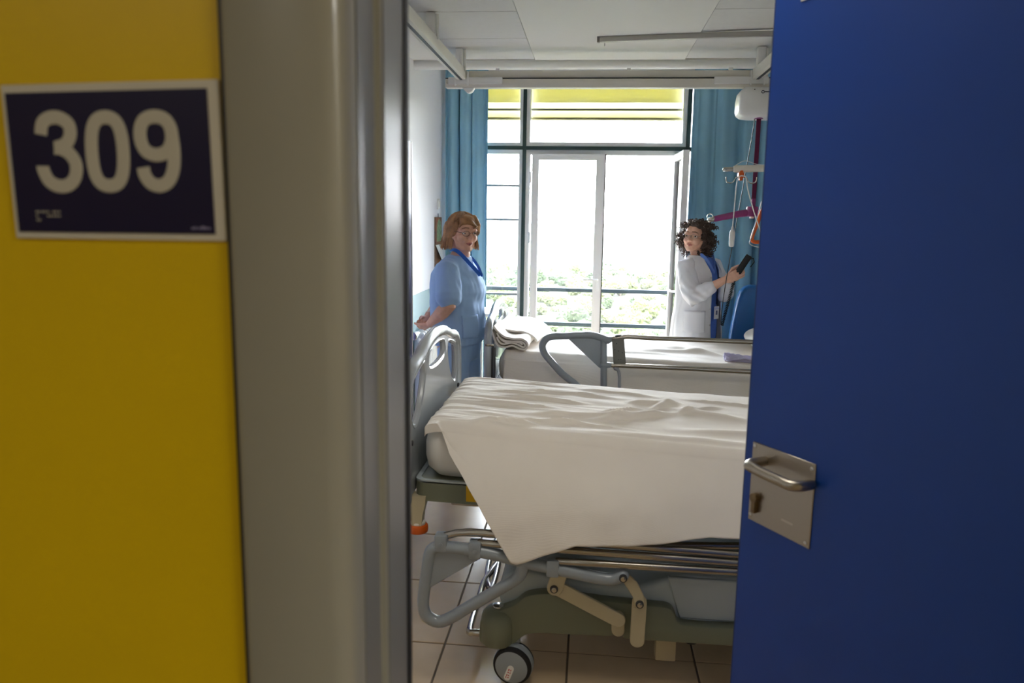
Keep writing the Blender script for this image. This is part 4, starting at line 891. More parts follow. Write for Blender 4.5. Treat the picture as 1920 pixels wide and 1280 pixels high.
def sheet1(u, v):
    x = -.556 + 1.943 * (u ** 1.15)
    y0, y1 = 2.556, 3.425
    if v < .62:                                  # across the top, far to near
        t = v / .62; y = y1 - (y1 - y0 - .05) * t
        z = z1(x, y) + .006 + wrinkle1(x, y)
        ed = min(1.0, (x + .556) / .07); z -= .022 * (1 - math.sqrt(max(0, 1 - (1 - ed) ** 2)))
        fe = min(1.0, (y1 - y) / .05); z -= .03 * (1 - math.sqrt(max(0, 1 - (1 - fe) ** 2)))
        return (x, y, z)
    AN, r_ = R(57), .065; ys = y0 + .05
    ed = min(1.0, (x + .556) / .07); drop = .022 * (1 - math.sqrt(max(0, 1 - (1 - ed) ** 2))); zt0 = z1(x, ys) + .006 - drop; zb = zbot(x)
    if v < .74:                                  # over the near edge, then outwards over the lowered rail
        a = (v - .62) / .12 * AN
        return (x, ys - r_ * math.sin(a), max(min(zb, zt0), zt0 + wrinkle1(x, ys) * math.cos(a) ** 2 - (r_ - r_ * math.cos(a))))
    t = (v - .74) / .26; zs = zt0 - r_ * (1 - math.cos(AN)); ye = ys - r_ * math.sin(AN); z = zs + (min(zb, zs) - zs) * t
    lean = (zs - z) / math.tan(AN)
    y = ye - .224 * math.tanh(lean / .16) + (.007 * math.sin(x * 7 + z * 6) + .017 * noise.noise(V((x * 4, z * 5, 3))) + .006 * noise.noise(V((x * 14, z * 10, 8)))) * min(1, t * 1.6)
    return (x, y, max(z, min(zb, zs)))
b = MB(); b.grid(300, 170, sheet1); o = obj('bed_sheet', b, m_sheet, thick=.0015); tag(o, 'white striped sheet draped over the bed nearest the door, one corner hanging', 'bed sheet')
# bed 2: loose top sheet, rolled linen, lilac cloth, pillow
def sheet2(u, v):
    x = -.50 + 1.86 * u; y0, y1 = 4.492, 5.33
    w = .004 * noise.noise(V((x * 2, y0 * 0 + v * 9, 3))) + .003 * noise.noise(V((x * 9, v * 16, 5)))
    for r_ in ((.30, 4.75, .75, 4.80, .03, .018), (.45, 4.95, .85, 4.68, .035, .018), (.1, 4.65, .5, 4.66, .02, .008)): w += ridge(x, 5.34 - .84 * min(1, v / .6), *r_)
    if v < .6:
        y = y1 - (y1 - y0 - .05) * v / .6; return (x, y, z2(x, y) + .006 + w - .02 * max(0, 1 - (x + .5) / .04))
    if v < .72:
        a = (v - .6) / .12 * math.pi / 2; y = y0 + .05 - .05 * math.sin(a); return (x, y, z2(x, y0 + .05) + .006 + w * math.cos(a) - .05 * (1 - math.cos(a)))
    t = (v - .72) / .28; zt = z2(x, y0) - .044
    return (x, y0 - .008 - .02 * t + .006 * math.sin(x * 14) * t, zt - .155 * t)
b = MB(); b.grid(120, 90, sheet2); o = obj('bed_sheet', b, m_sheet, thick=.0015); tag(o, 'white sheet tucked over the bed beside the window', 'bed sheet')
rl2 = thing('rolled_linen', 'folded roll of white sheets lying at the foot of the bed beside the window', 'linen', (-.46, 4.75, .81))
# rolled layers: thick ribbons in section, extruded along Y
def ribbon(path, th, y0, y1, skew=.09):
    p = spline([(x, 0, z) for x, z in path], 6); n = len(p); up = []; lo = []
    for i, q in enumerate(p):
        t = (p[min(i + 1, n - 1)] - p[max(i - 1, 0)]).normalized(); nn_ = V((-t.z, 0, t.x)); up.append(q + nn_ * th / 2); lo.append(q - nn_ * th / 2)
    b = MB(); prof = up + lo[::-1]; rg = []
    for k in range(9):
        t = k / 8; y = y0 + (y1 - y0) * t; rg.append([V((q.x + skew * t, y, q.z + .012 * math.sin(t * 5 + q.x * 20) * (.3 + t))) for q in prof])
    b.loft(rg); return b
o1 = obj('outer_sheet', ribbon([(-.566, .945), (-.545, .918), (-.50, .885), (-.45, .878), (-.40, .88), (-.368, .862), (-.362, .838), (-.378, .818), (-.41, .822), (-.45, .836), (-.50, .822), (-.535, .83), (-.556, .86), (-.570, .90), (-.578, .918)], .011, 4.505, 5.20, .02), m_sheet, rl2)
o2 = obj('inner_sheet', ribbon([(-.545, .905), (-.53, .88), (-.50, .862), (-.45, .862), (-.405, .866), (-.38, .852), (-.376, .836), (-.392, .832), (-.42, .846), (-.46, .852), (-.505, .84), (-.53, .852), (-.545, .88)], .010, 4.507, 5.24), m_sheet, rl2)
o3 = obj('core_sheet', ribbon([(-.522, .868), (-.49, .852), (-.45, .857), (-.41, .858), (-.392, .846)], .010, 4.51, 5.23), m_sheet, rl2)
o4 = obj('top_sheet', ribbon([(-.556, .915), (-.52, .897), (-.46, .893), (-.41, .893), (-.365, .878), (-.335, .855), (-.318, .83)], .012, 4.70, 5.24, .06), m_sheet, rl2)
lc = thing('folded_cloth', 'small crumpled lilac cloth lying on the bed beside the window', 'cloth', (.93, 4.60, .765))
b = MB(); b.grid(40, 16, lambda u, v: (.80 + .32 * u, 4.56 + .10 * v + .012 * math.sin(u * 7), z2(.9, 4.6) + .022 + .012 * math.sin(v * 9 + u * 3) + .010 * noise.noise(V((u * 6, v * 8, 1))) * (1 + 2 * (1 - u)))); obj('cloth', b, m_lilac, lc, thick=.008)
pw = thing('pillow', 'white pillow at the head of the bed beside the window', 'pillow', (1.2, 4.95, .77))
b = MB()
for k in range(1): 
    bb = bmesh.new(); bmesh.ops.create_icosphere(bb, subdivisions=4, radius=1)
    for v in bb.verts:
        c = v.co.copy(); sx = math.copysign(abs(c.x) ** .55, c.x); sy = math.copysign(abs(c.y) ** .5, c.y)
        v.co = V((1.20 + .20 * sx, 4.95 + .33 * sy, .842 + .07 * c.z * (1 - .3 * max(abs(sx), abs(sy)) ** 3)))
    b.bm(bb)
obj('pillow_case', b, m_mat, pw)

# ------------------------------------------------------------------ people
UP = V((0, 0, 1))
class Frame:
    """local (forward, right, up) -> world"""
    def __init__(s, c, f, scale=1.0, tilt=0.0, pitch=0.0):
        s.c = V(c); f = V(f).normalized(); r = f.cross(UP).normalized(); u = r.cross(f)
        q = Matrix.Rotation(tilt, 3, f) @ Matrix.Rotation(pitch, 3, r); s.f = q @ f; s.r = q @ r; s.u = q @ u; s.k = scale
        s.m = Matrix((s.f, s.r, s.u)).transposed()
    def __call__(s, x, y=None, z=None):
        if y is None: x, y, z = x
        return s.c + (s.f * x + s.r * y + s.u * z) * s.k
def head_pieces(mb, F):
    k = F.k; B = lambda c, r: mb.ball(F(*c), [q * k for q in r], F.m, 24)
    T = lambda pts, rs: mb.tube([F(*p) for p in pts], [q * k for q in rs], 12)
    B((-.012, 0, .027), (.094, .074, .082)); B((.020, 0, -.030), (.064, .058, .072)); B((.052, 0, -.078), (.028, .030, .026)); B((.066, 0, -.092), (.017, .018, .014))
    for s in (-1, 1):
        B((.048, s * .036, -.028), (.036, .027, .030)); T([(.02, s * .056, -.03), (.028, s * .046, -.07), (.058, s * .018, -.094)], [.018, .018, .014])
        T([(.068, s * .052, .017), (.083, s * .034, .026), (.087, s * .012, .020)], [.007, .0085, .007])
        T([(.073, s * .047, .0095), (.0835, s * .034, .0125), (.081, s * .019, .009)], [.0036, .0046, .0036])
        T([(.074, s * .045, -.004), (.0815, s * .034, -.0060), (.080, s * .021, -.003)], [.0036, .0042, .0036])
        B((-.008, s * .073, -.004), (.017, .009, .030)); B((.004, s * .071, -.028), (.009, .006, .010)); B((.089, s * .0115, -.026), (.010, .008, .008))
    T([(.080, 0, .022), (.090, 0, .002), (.104, 0, -.020)], [.008, .0085, .0105]); B((.100, 0, -.022), (.012, .011, .010))
    T([(.070, -.022, -.056), (.083, -.010, -.0525), (.085, 0, -.0535), (.083, .010, -.0525), (.070, .022, -.056)], [.005, .0075, .0075, .0075, .005])
    T([(.068, -.018, -.062), (.081, 0, -.0655), (.068, .018, -.062)], [.005, .0085, .005])
def face_parts(p, F, iris=m_iris, look=0.0, open_mouth=False):
    k = F.k
    for s in (-1, 1):
        b = MB(); b.ball(F(.0695, s * .0335, .004), .0122 * k, F.m, 20); e = obj('eye', b, m_eye, p)
        d = (F.f * math.cos(look) + F.r * math.sin(look)).normalized()
        b = MB(); b.cyl(F(.0695, s * .0335, .004) + d * .0110 * k, d, .0056 * k, .0032 * k, 16, .0004); obj('iris', b, iris, e)
        b = MB(); b.tube([F(.074, s * .052, .030), F(.0895, s * .036, .0365), F(.0935, s * .015, .0345)], [.0016 * k, .0030 * k, .0026 * k], 8); obj('eyebrow', b, m_brow, p)
    b = MB(); b.tube([F(.079, -.020, -.0575), F(.0885, -.008, -.0535), F(.0895, 0, -.0548), F(.0885, .008, -.0535), F(.079, .020, -.0575)], [.0020 * k, .0042 * k, .0040 * k, .0042 * k, .0020 * k], 8)
    b.tube([F(.078, -.019, -.059), F(.0885, 0, -.0645 - (.003 if open_mouth else 0)), F(.078, .019, -.059)], [.002 * k, .0048 * k, .002 * k], 8); obj('lips', b, m_lip, p)
    if open_mouth:
        b = MB(); b.ball(F(.0895, 0, -.0595), [.003 * k, .010 * k, .0032 * k], F.m, 12); obj('mouth_opening', b, M('mouth_dark', (70, 26, 24), 0.6), p)
def spectacles(p, F, m, r=.0205):
    k = F.k; b = MB()
    for s in (-1, 1):
        pts = [F(.0985 - .006 * abs(math.cos(a)) * (1 if s * math.cos(a) > 0 else 0), s * .0335 + r * 1.12 * math.cos(a), .001 + r * .70 * math.sin(a)) for a in [2 * math.pi * q / 22 for q in range(23)]]
        b.tube(pts, .0011, 6, cap=False)
        b.tube([F(.093, s * .0565, .006), F(.05, s * .074, .010), F(-.005, s * .077, .010), F(-.018, s * .077, -.006)], .0013, 6)
    b.tube([F(.1005, -.0115, .004), F(.103, 0, .007), F(.1005, .0115, .004)], .0011, 6)
    g = obj('spectacles', b, m, p)
    for s in (-1, 1):
        b = MB(); b.prism([F(.0975, s * .0335 + r * 1.1 * math.cos(a), .001 + r * .68 * math.sin(a)) for a in [2 * math.pi * q / 20 for q in range(20)]], F.f * .0006); obj('lens', b, m_lens, g, smooth=False)
def hand_pieces(mb, W, d, n, side, curl=(28, 42, 30), k=1.0, thumb=(.7, .55, .35)):
    """palm, five unequal bent fingers; d along the fingers, n out of the palm, side +1 when the thumb lies towards d x n"""
    W = V(W); d = V(d).normalized(); n = V(n); n = (n - d * n.dot(d)).normalized(); l = d.cross(n) * side
    prof = [(0, .026, .019), (.02, .030, .018), (.05, .037, .0155), (.080, .039, .0135), (.088, .034, .010)]
    rg = [[W + d * t * k + l * w * k * math.cos(a) + n * h * k * math.sin(a) for a in [2 * math.pi * q / 16 for q in range(16)]] for t, w, h in prof]
    mb.loft(rg)
    for i, (off, L_) in enumerate(((.0285, .070), (.0098, .079), (-.0092, .073), (-.0275, .058))):
        p = W + d * (.076 - abs(off) * .12) * k + l * off * k; pts = [p, p + d * .012 * k]; ang_ = 0; q = pts[-1]
        dd = (d + l * off * 2.2).normalized()
        for fr_, c in zip((.44, .31, .25), curl):
            ang_ += R(c + i * 2); q = q + (dd * math.cos(ang_) + n * math.sin(ang_)) * L_ * fr_ * k; pts.append(q)
        mb.tube(pts, [.0088 * k, .0088 * k, .0080 * k, .0074 * k, .0062 * k], 10)
    b0 = W + d * .022 * k + l * .022 * k; t1 = (d * thumb[0] + l * thumb[1] + n * thumb[2]).normalized(); t2 = (d * (thumb[0] + .35) + l * thumb[1] * .25 + n * (thumb[2] + .1)).normalized()
    mb.tube([b0, b0 + t1 * .040 * k, b0 + t1 * .040 * k + t2 * .030 * k, b0 + t1 * .040 * k + t2 * .030 * k + (t2 + n * .3).normalized() * .022 * k], [.014 * k, .0115 * k, .0098 * k, .0078 * k], 10)
def ell(c, f, r, a, w, n=36, p=2.2):
    out = []
    for k in range(n):
        t = 2 * math.pi * k / n; ct, st = math.cos(t), math.sin(t)
        out.append(V(c) + V(f) * a * math.copysign(abs(ct) ** (2 / p), ct) + V(r) * w * math.copysign(abs(st) ** (2 / p), st))
    return out
def shoe(p, x, y, f, m):
    f = V(f).normalized(); r = f.cross(UP); b = MB()
    b.loft([ell((x, y, 0), f, r, .0, .0, 2)] if False else [[V((x, y, z)) + f * (.055 + a * math.cos(t)) + r * w * math.sin(t) for t in [2 * math.pi * q / 24 for q in range(24)]] for z, a, w in ((0, .125, .042), (.012, .13, .046), (.03, .13, .046), (.05, .115, .042))] + [[V((x, y, z)) + f * (.0 + a * math.cos(t)) + r * w * math.sin(t) for t in [2 * math.pi * q / 24 for q in range(24)]] for z, a, w in ((.075, .065, .04), (.085, .05, .036))])
    obj('shoe', b, m, p)
def cloth_noise(s, amp, st=(1, 1, 1), seed=0.0):
    return lambda c: amp * (noise.noise(V((c.x * s * st[0] + seed, c.y * s * st[1], c.z * s * st[2]))) + .5 * noise.noise(V((c.x * s * 2.3 * st[0], c.y * s * 2.3 * st[1] + seed, c.z * s * 2.3 * st[2]))))

# --- woman in light blue scrubs, hands clasped behind her back, head turned towards the door
pa = thing('person', 'woman with auburn bob and glasses in light blue scrubs, hands clasped behind her back', 'person', (-.80, 4.65, 0))
fA = V((.97, -.24, 0)).normalized(); rA = fA.cross(UP)
A = lambda fo, ri, z: V((-.80, 4.65, z)) + fA * fo + rA * ri
FA = Frame((-.772, 4.63, 1.490), (.643, -.766, 0), 1.0, R(0), R(-3))
mb = MB(); head_pieces(mb, FA)
mb.tube([FA(-.018, 0, -.045), V((-.785, 4.642, 1.37)), V((-.808, 4.65, 1.30))], [.056, .056, .066], 18)
mb.loft([ell((-.812, 4.65, z), fA, rA, a, w) for z, a, w in ((1.335, .05, .07), (1.30, .075, .14), (1.24, .11, .175), (1.1, .12, .16), (.95, .12, .165), (.85, .12, .17), (.80, .10, .15))])
SH, EL, WR = A(.005, .172, 1.285), V((-.812, 4.385, 1.075)), V((-.948, 4.535, .952))
mb.tube([A(0, .12, 1.285), SH, SH.lerp(EL, .5), EL, EL.lerp(WR, .35), EL.lerp(WR, .75), WR], [.05, .054, .048, .043, .043, .034, .027], 16)
SL, ELL, WL = A(0, -.172, 1.285), V((-.945, 4.86, 1.045)), V((-1.0, 4.70, .965))
mb.tube([A(0, -.12, 1.285), SL, SL.lerp(ELL, .5), ELL, ELL.lerp(WL, .35), ELL.lerp(WL, .75), WL], [.05, .054, .048, .043, .042, .033, .027], 16)
hand_pieces(mb, WR + V((-.004, .006, -.003)), (-.62, .55, -.42), (-.35, .35, .85), -1, (48, 58, 40), .92)
hand_pieces(mb, WL + V((0, -.006, -.004)), (-.35, -.75, -.50), (.55, .1, .4), 1, (40, 55, 40), .90)
for s in (-1, 1): mb.tube([A(-.01, s * .09, .86), A(.0, s * .09, .5), A(-.01, s * .085, .12), A(.0, s * .085, .06)], [.09, .06, .045, .045], 16)
remesh(mb, 'body', m_skinA, pa, .0042, 3)
face_parts(pa, FA, look=R(-6), open_mouth=True)
spectacles(pa, FA, M('thin_dark_frame', (60, 40, 40), 0.35, metal=0.4))
# tunic
secs = [(1.352, -.795, .062, .088), (1.325, -.806, .078, .135), (1.30, -.814, .095, .172), (1.25, -.818, .128, .200), (1.19, -.806, .156, .204), (1.14, -.803, .163, .204), (1.08, -.808, .155, .200), (1.02, -.806, .150, .198), (.96, -.798, .151, .203), (.90, -.792, .150, .208), (.845, -.794, .140, .212), (.826, -.795, .140, .214)]
mb = MB(); mb.loft([ell((cx0, 4.65, z), fA, rA, a, w, 40, 2.25) for z, cx0, a, w in secs])
mb.tube([A(-.01, .12, 1.275), A(.003, .175, 1.272), SH.lerp(EL, .42), SH.lerp(EL, .74)], [.068, .074, .076, .079], 20)
mb.tube([A(-.01, -.12, 1.275), A(.003, -.175, 1.272), SL.lerp(ELL, .40), SL.lerp(ELL, .80)], [.068, .074, .072, .073], 20)
wr_ = cloth_noise(9, .0075, (1, 1, .55), 2.0)
def foldA(c):
    d = wr_(c) + .004 * noise.noise(V((c.x * 30, c.y * 30, c.z * 14)))
    d += .006 * math.sin((c.x + c.z * .8) * 55) * max(0, 1 - abs(c.z - 1.05) / .12) * .6
    return d
tu = remesh(mb, 'tunic', m_scrub, pa, .0075, 3, foldA)
def onA(t, z, o=.004):   # point on the tunic at angle t from the front, towards her right
    for (z1_, c1, a1, w1), (z0_, c0, a0, w0) in zip(secs, secs[1:]):
        if z0_ <= z <= z1_:
            q = (z - z0_) / (z1_ - z0_); cc, aa, ww = c0 + (c1 - c0) * q, a0 + (a1 - a0) * q, w0 + (w1 - w0) * q
            ct, st = math.cos(t), math.sin(t)
            return V((cc, 4.65, z)) + fA * (aa + o) * math.copysign(abs(ct) ** (2 / 2.25), ct) + rA * (ww + o) * math.copysign(abs(st) ** (2 / 2.25), st)
b = MB(); b.grid(14, 10, lambda u, v: onA(R(14 + 40 * u), .875 + .135 * v, .009)); obj('pocket', b, m_scrub, tu, thick=.003)
col_ = [V((-.838, 4.60, 1.386)), V((-.806, 4.568, 1.388)), V((-.770, 4.566, 1.362)), V((-.730, 4.582, 1.316)), V((-.690, 4.606, 1.268)), V((-.668, 4.618, 1.240))]
b = MB()
pts = spline(col_, 5); nrm_ = [(p - V((-.81, 4.66, p.z - .02))).normalized() for p in pts]
b.loft([[p + nn_ * .004, p + nn_ * .003 + V((.007, -.002, .009)), p + nn_ * .006 + V((.006, -.002, .008)), p + nn_ * .008 + V((-.006, .0, -.008)), p + nn_ * .003 + V((-.007, 0, -.009))] for p, nn_ in zip(pts, nrm_)]); obj('collar_band', b, m_collar, tu)
col2 = [V((-.80, 4.70, 1.365)), V((-.74, 4.70, 1.345)), V((-.69, 4.68, 1.295)), V((-.655, 4.625, 1.238))]
b = MB(); b.tube(spline(col2, 5), .009, 8); obj('collar_band', b, m_collar, tu)
# trousers
mb = MB(); mb.loft([ell((-.795, 4.65, z), fA, rA, a, w) for z, a, w in ((.90, .122, .178), (.84, .122, .182), (.78, .118, .182), (.72, .110, .178))])
for s in (-1, 1): mb.tube([A(.005, s * .092, .80), A(.008, s * .095, .62), A(.008, s * .09, .42), A(.0, s * .088, .2), A(.0, s * .088, .07)], [.100, .097, .086, .080, .078], 20)
remesh(mb, 'trousers', m_scrub, pa, .009, 3, cloth_noise(10, .007, (1, 1, .4), 5))
for s in (-1, 1): shoe(pa, *(A(-.02, s * .088, 0).xy), fA, m_white)
b = MB(); b.torus(WL.lerp(ELL, .12), WL - ELL, .030, .0035, 24, 8); obj('bracelet', b, m_chrome, pa)
b = MB(); b.ball(FA(.006, .074, -.036), .0035); obj('earring', b, m_chrome, pa)
# bob hair: cap with lobes, covered by strands
mb = MB(); K = FA.k
def hb_(c, r): mb.ball(FA(*c), [q * K for q in r], FA.m, 24)
hb_((-.022, 0, .034), (.090, .081, .081)); hb_((.022, 0, .070), (.060, .066, .042))
mb.tube([FA(-.075, 0, .02), FA(-.080, .0, -.04), FA(-.088, 0, -.088)], [.048, .040, .026], 14)
for s, xo in ((1, -.052), (-1, -.005)):
    mb.tube([FA(xo, s * .070, .045), FA(xo - .006, s * .078, -.03), FA(xo - .012, s * .080, -.085)], [.026, .024, .016], 12)
    mb.tube([FA(-.07, s * .055, .02), FA(-.076, s * .058, -.04), FA(-.080, s * .058, -.085)], [.038, .032, .020], 12)
mb.tube([FA(.045, .05, .084), FA(.072, .050, .062), FA(.060, .064, .040)], [.016, .012, .008], 10); mb.tube([FA(.055, .02, .088), FA(.082, -.01, .062), FA(.074, -.046, .042)], [.017, .013, .009], 10); mb.tube([FA(.04, -.05, .09), FA(.058, -.068, .05), FA(.040, -.080, .0)], [.02, .018, .014], 10)
ha = remesh(mb, 'hair', m_hairA, pa, .006, 3)
rnd = random.Random(11); b = MB()
for k in range(330):
    th = rnd.uniform(-180, 180); side = 1 if th > 0 else -1; a = R(th)
    fx, ry = math.cos(a), math.sin(a); pts = []
    front = abs(th) < 48
    lim = 62 if front else 92
    for q in range(6):
        ph = R(8 + (lim - 8) * q / 5); sw = .028 * (q / 5) ** 2 * (1 if th > -12 else -1) if front else 0
        pts.append((-.018 + (.098 if front else .093) * math.sin(ph) * fx, .086 * math.sin(ph) * ry + sw, .033 + .087 * math.cos(ph)))
    if not front:
        x0, y0, z0 = pts[-1]; zl = rnd.uniform(-.106, -.076); fl = rnd.uniform(.010, .050); ear = 48 < th < 105
        bk = -.050 if ear else 0
        for q in range(1, 6):
            t = q / 5; pts.append((x0 + bk * min(1, t * 1.8) + fx * (.006 * math.sin(t * 3) + fl * max(0, t - .6)), y0 + ry * (.004 * math.sin(t * 3) + fl * max(0, t - .6)), z0 + (zl - z0) * t))
    jit = rnd.uniform(-.004, .003); n_ = len(pts)
    b.tube([FA(x + jit * fx, y + jit * ry, z + jit) for x, y, z in pts], [(.0046 if q < n_ - 2 else .0034 if q < n_ - 1 else .0012) * K for q in range(n_)], 5)
obj('strands', b, m_hairA, ha)

# --- woman in a white coat, operating the hoist handset, looking back over her shoulder
pb = thing('person', 'woman with dark curly hair and open white coat, holding the black hoist handset', 'person', (.765, 5.64, 0))
fB = V((.72, -.694, 0)).normalized(); rB = fB.cross(UP); CB = V((.765, 5.64, 0))
Bp = lambda fo, ri, z: CB + fB * fo + rB * ri + UP * z
FB = Frame((.724, 5.635, 1.466), (-.53, -.85, 0), .97, R(-3), R(2))
mb = MB(); head_pieces(mb, FB)
mb.tube([FB(-.018, 0, -.045), V((.748, 5.645, 1.35)), V((.762, 5.645, 1.29))], [.050, .050, .060], 18)
mb.loft([ell(CB + UP * z, fB, rB, a, w) for z, a, w in ((1.315, .045, .07), (1.285, .065, .13), (1.22, .09, .15), (1.1, .10, .135), (1.0, .095, .13), (.9, .10, .155), (.82, .095, .14))])
SR, ER, RW = Bp(.0, .165, 1.275), V((.700, 5.425, 1.058)), V((.902, 5.385, 1.186))
mb.tube([Bp(0, .11, 1.275), SR, SR.lerp(ER, .5), ER, ER.lerp(RW, .35), ER.lerp(RW, .75), RW], [.045, .048, .043, .039, .038, .031, .0245], 16)
S2, E2, W2 = Bp(.0, -.165, 1.275), V((.955, 5.62, 1.062)), V((.938, 5.462, 1.200))
mb.tube([Bp(0, -.11, 1.275), S2, S2.lerp(E2, .5), E2, E2.lerp(W2, .35), E2.lerp(W2, .75), W2], [.045, .048, .043, .039, .037, .030, .0245], 16)
hand_pieces(mb, RW, (.90, -.12, .42), (.10, .95, .05), -1, (14, 30, 24), .92, (.75, .35, .55))
hand_pieces(mb, W2, (.86, -.16, .44), (.10, -.95, -.1), -1, (22, 62, 52), .95, (.7, .6, .1))
for s in (-1, 1): mb.tube([Bp(-.01, s * .08, .86), Bp(.0, s * .085, .5), Bp(-.01, s * .08, .12), Bp(0, s * .08, .06)], [.085, .055, .042, .042], 16)
remesh(mb, 'body', m_skinB, pb, .0042, 3)
face_parts(pb, FB, look=R(-14))
spectacles(pb, FB, M('light_metal_frame', (150, 140, 140), 0.3, metal=0.8), .0215)
# scrubs under the coat
mb = MB(); mb.loft([ell(CB + UP * z, fB, rB, a, w, 36) for z, a, w in ((1.335, .058, .074), (1.30, .085, .135), (1.24, .112, .158), (1.17, .125, .160), (1.08, .118, .155), (1.0, .114, .155), (.9, .118, .168), (.80, .120, .172), (.74, .120, .172))])
sb = remesh(mb, 'scrub_top', m_scrubB, pb, .0075, 3, cloth_noise(10, .004, (1, 1, .5), 8))
b = MB()
for s in (-1, 1):
    pts = spline([Bp(.045, s * .064, 1.345), Bp(.068, s * .054, 1.330), Bp(.098, s * .030, 1.285), Bp(.120, s * .004, 1.225)], 5)
    b.loft([[p + V((.0, -.012, .010)) * .4, p + fB * .010 + UP * .012, p + fB * .014, p + fB * .006 - UP * .014] for p in pts])
obj('neckband', b, M('royal_blue_band', (104, 138, 208), 0.85), sb)
mb = MB(); mb.loft([ell(CB + UP * z, fB, rB, a, w) for z, a, w in ((.86, .11, .16), (.78, .115, .168), (.70, .105, .16))])
for s in (-1, 1): mb.tube([Bp(.0, s * .082, .78), Bp(.0, s * .085, .5), Bp(0, s * .082, .2), Bp(0, s * .08, .07)], [.092, .075, .068, .066], 18)
remesh(mb, 'trousers', m_scrubB, pb, .009, 3)
for s in (-1, 1): shoe(pb, *(Bp(-.02, s * .08, 0).xy), fB, m_white)
# coat: open-fronted shell
cs2 = [(.52, .175, .215), (.62, .170, .210), (.75, .162, .203), (.86, .155, .198), (.96, .148, .190), (1.05, .146, .185), (1.13, .148, .187), (1.20, .140, .190), (1.25, .124, .184), (1.285, .102, .165), (1.31, .082, .130), (1.328, .068, .098), (1.338, .062, .086)]
def coat_sec(z):
    for (z0_, a0, w0), (z1_, a1, w1) in zip(cs2, cs2[1:]):
        if z <= z1_: q = (z - z0_) / (z1_ - z0_); return a0 + (a1 - a0) * q, w0 + (w1 - w0) * q
    return cs2[-1][1:]
def onB(t, z, o=0.0):
    a, w = coat_sec(z); return CB + UP * z + fB * (a + o) * math.cos(t) + rB * (w + o) * math.sin(t)
def coat_fn(u, v):
    z = .52 + (1.338 - .52) * (1 - (1 - v) ** 1.25)
    op = 12 + 14 * max(0, (z - 1.22) / .12); op2 = 38 + 6 * max(0, (z - 1.22) / .12) + 6 * max(0, .9 - z)
    t = R(op + (360 - op - op2) * u)
    w = .007 * noise.noise(V((u * 14, z * 4, 1))) + .004 * noise.noise(V((u * 30, z * 9, 4))) + .010 * max(0, .95 - z) * math.sin(u * 34)
    return onB(t, z, w)
b = MB(); b.grid(110, 70, coat_fn); co = obj('coat', b, m_coat, pb, thick=.005)
mb = MB(); mb.tube([Bp(-.005, .10, 1.265), Bp(.0, .158, 1.262), SR.lerp(ER, .45) + V((-.004, 0, 0)), SR.lerp(ER, .85) + V((-.004, 0, -.004)), ER + V((.0, .0, -.006)), ER.lerp(RW, .22) + V((0, 0, -.004)), ER.lerp(RW, .40), ER.lerp(RW, .50), ER.lerp(RW, .56)], [.060, .068, .066, .066, .063, .058, .054, .050, .046], 22)
def fold2(c):
    d = cloth_noise(14, .006, (1, 1, 1), 3)(c); q = (V(c) - ER).length
    return d + .006 * math.sin((c.x * .7 + c.z * 1.1 - c.y * .3) * 95) * max(0, 1 - q / .14)
remesh(mb, 'sleeve', m_coat, co, .0065, 6, fold2)
mb = MB(); mb.tube([Bp(-.005, -.10, 1.265), Bp(.0, -.158, 1.262), S2.lerp(E2, .5), E2, E2.lerp(W2, .4), E2.lerp(W2, .72)], [.060, .066, .062, .060, .052, .045], 22)
remesh(mb, 'sleeve', m_coat, co, .0065, 2, cloth_noise(14, .006, (1, 1, 1), 9))
b = MB(); b.grid(12, 10, lambda u, v: onB(R(28 + 50 * u), .81 + .15 * v, .010)); obj('pocket', b, m_coat, co, thick=.004)
b = MB()
for k, z in enumerate((1.19, 1.08, .97, .86, .75)): b.cyl(onB(R(16), z, .007), fB, .007, .004, 14, .001)
obj('button', b, M('pearl_button', (214, 212, 210), 0.3), co)
b = MB(); b.prism([onB(R(40) + du, 1.152 + dz_, .010) for du, dz_ in ((-.010, -.003), (.010, -.003), (.010, .003), (-.010, .003))], fB * .001); obj('embroidery', b, M('blue_thread', (70, 80, 130), 0.8), co, smooth=False)
b = MB(); lan = spline([Bp(.02, -.07, 1.34), Bp(.10, -.055, 1.27), Bp(.138, -.035, 1.19), Bp(.142, -.03, 1.10), Bp(.140, -.03, 1.0)], 5); b.tube(lan, .004, 6); obj('lanyard', b, M('navy_lanyard', (28, 34, 74), 0.8), pb)
b = MB(); b.cyl(Bp(.150, -.030, 1.175), fB, .017, .006, 24, .001); obj('badge_reel', b, m_dark, pb)
b = MB(); b.cyl(Bp(.1535, -.030, 1.175), fB, .012, .003, 20); obj('reel_face', b, m_lilac, pb)
def patch(fo, r0, r1, z0, z1): return [Bp(fo, r0, z0), Bp(fo, r1, z0), Bp(fo, r1, z1), Bp(fo, r0, z1)]
b = MB(); b.prism(patch(.142, -.058, -.004, .895, .985), fB * .002, .0006, 1); idc = obj('identity_card', b, m_white, pb)
b = MB(); b.prism(patch(.1445, -.040, -.020, .925, .955), fB * .0006); obj('card_photo', b, M('grey_photo', (110, 120, 150), 0.5), idc, smooth=False)
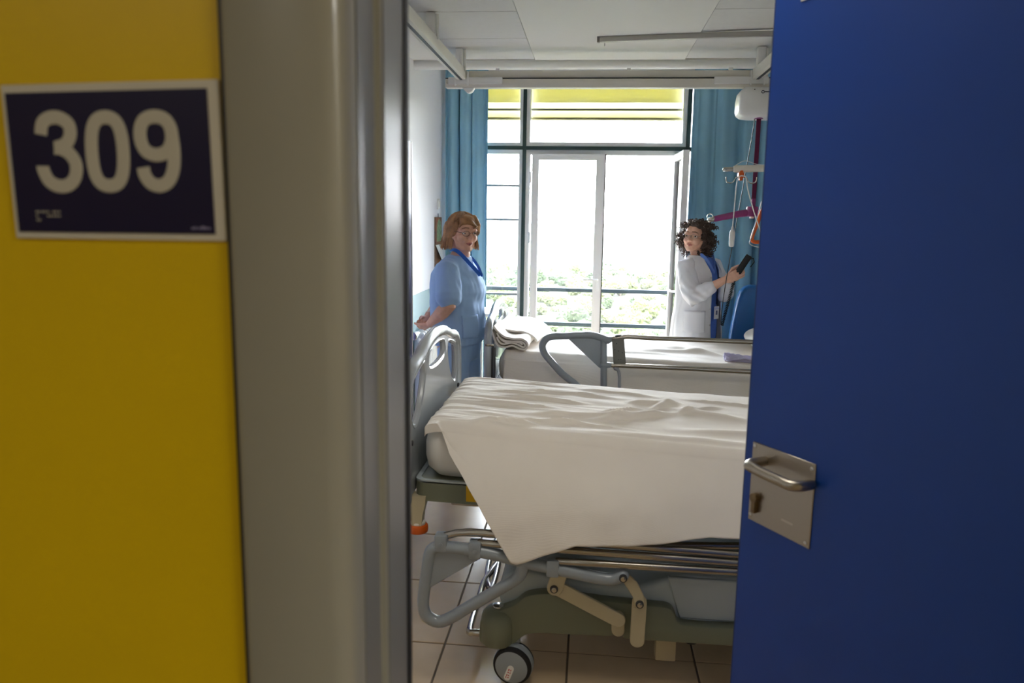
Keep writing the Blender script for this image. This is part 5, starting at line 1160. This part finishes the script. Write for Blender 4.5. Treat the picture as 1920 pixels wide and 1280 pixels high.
b = MB(); b.prism(patch(.1445, -.054, -.008, .962, .980), fB * .0006); obj('card_band', b, M('pale_band', (190, 196, 220), 0.5), idc, smooth=False)
# curly hair
mb = MB(); K = FB.k
def hc_(c, r): mb.ball(FB(*c), [q * K for q in r], FB.m, 24)
hc_((-.034, 0, .030), (.096, .094, .090)); hc_((-.045, 0, -.045), (.080, .100, .075)); hc_((-.02, .078, -.035), (.042, .030, .075)); hc_((-.02, -.078, -.035), (.042, .030, .075)); hc_((.012, 0, .090), (.058, .066, .032))
hbs = remesh(mb, 'hair', m_hairB, pb, .007, 2, lambda c: .006 * noise.noise(c * 60))
rnd = random.Random(5); b = MB(); n_c = 0
while n_c < 460:
    d = V((rnd.gauss(0, 1), rnd.gauss(0, 1), rnd.gauss(0, 1))).normalized()
    p = V((-.030 + .100 * d.x, .104 * d.y, -.005 + .118 * d.z))
    if d.z < -.86: continue
    if p.x > .018 and p.z < .085 and abs(p.y) < .068 * (1 - (max(0, p.z) / .10) ** 2): continue
    dr = (V((d.x * .35, d.y * .35, -.55)) + V((rnd.uniform(-.5, .5), rnd.uniform(-.5, .5), rnd.uniform(-.3, .3)))).normalized()
    if d.z > .5: dr = (V((d.x, d.y, .05)) + V((rnd.uniform(-.6, .6), rnd.uniform(-.6, .6), 0))).normalized()
    L_ = rnd.uniform(.035, .065); ra = rnd.uniform(.006, .0105); tn = rnd.uniform(2.2, 3.6); e1 = dr.cross(d); 
    if e1.length < .1: continue
    e1.normalize(); e2 = dr.cross(e1); o0 = rnd.uniform(0, 6.28); pts = []
    for q in range(int(tn * 9)):
        t = q / (tn * 9 - 1); a = o0 + t * tn * 2 * math.pi; w = p + dr * L_ * t + d * (.002 + .006 * t) + (e1 * math.cos(a) + e2 * math.sin(a)) * ra
        pts.append(FB(w.x, w.y, w.z))
    if max((q - FB.c).dot(FB.f) for q in pts) > .088 and p.z < .06: continue
    b.tube(pts, .0025 * K, 4, cap=False); n_c += 1
obj('curls', b, m_hairB, hbs)
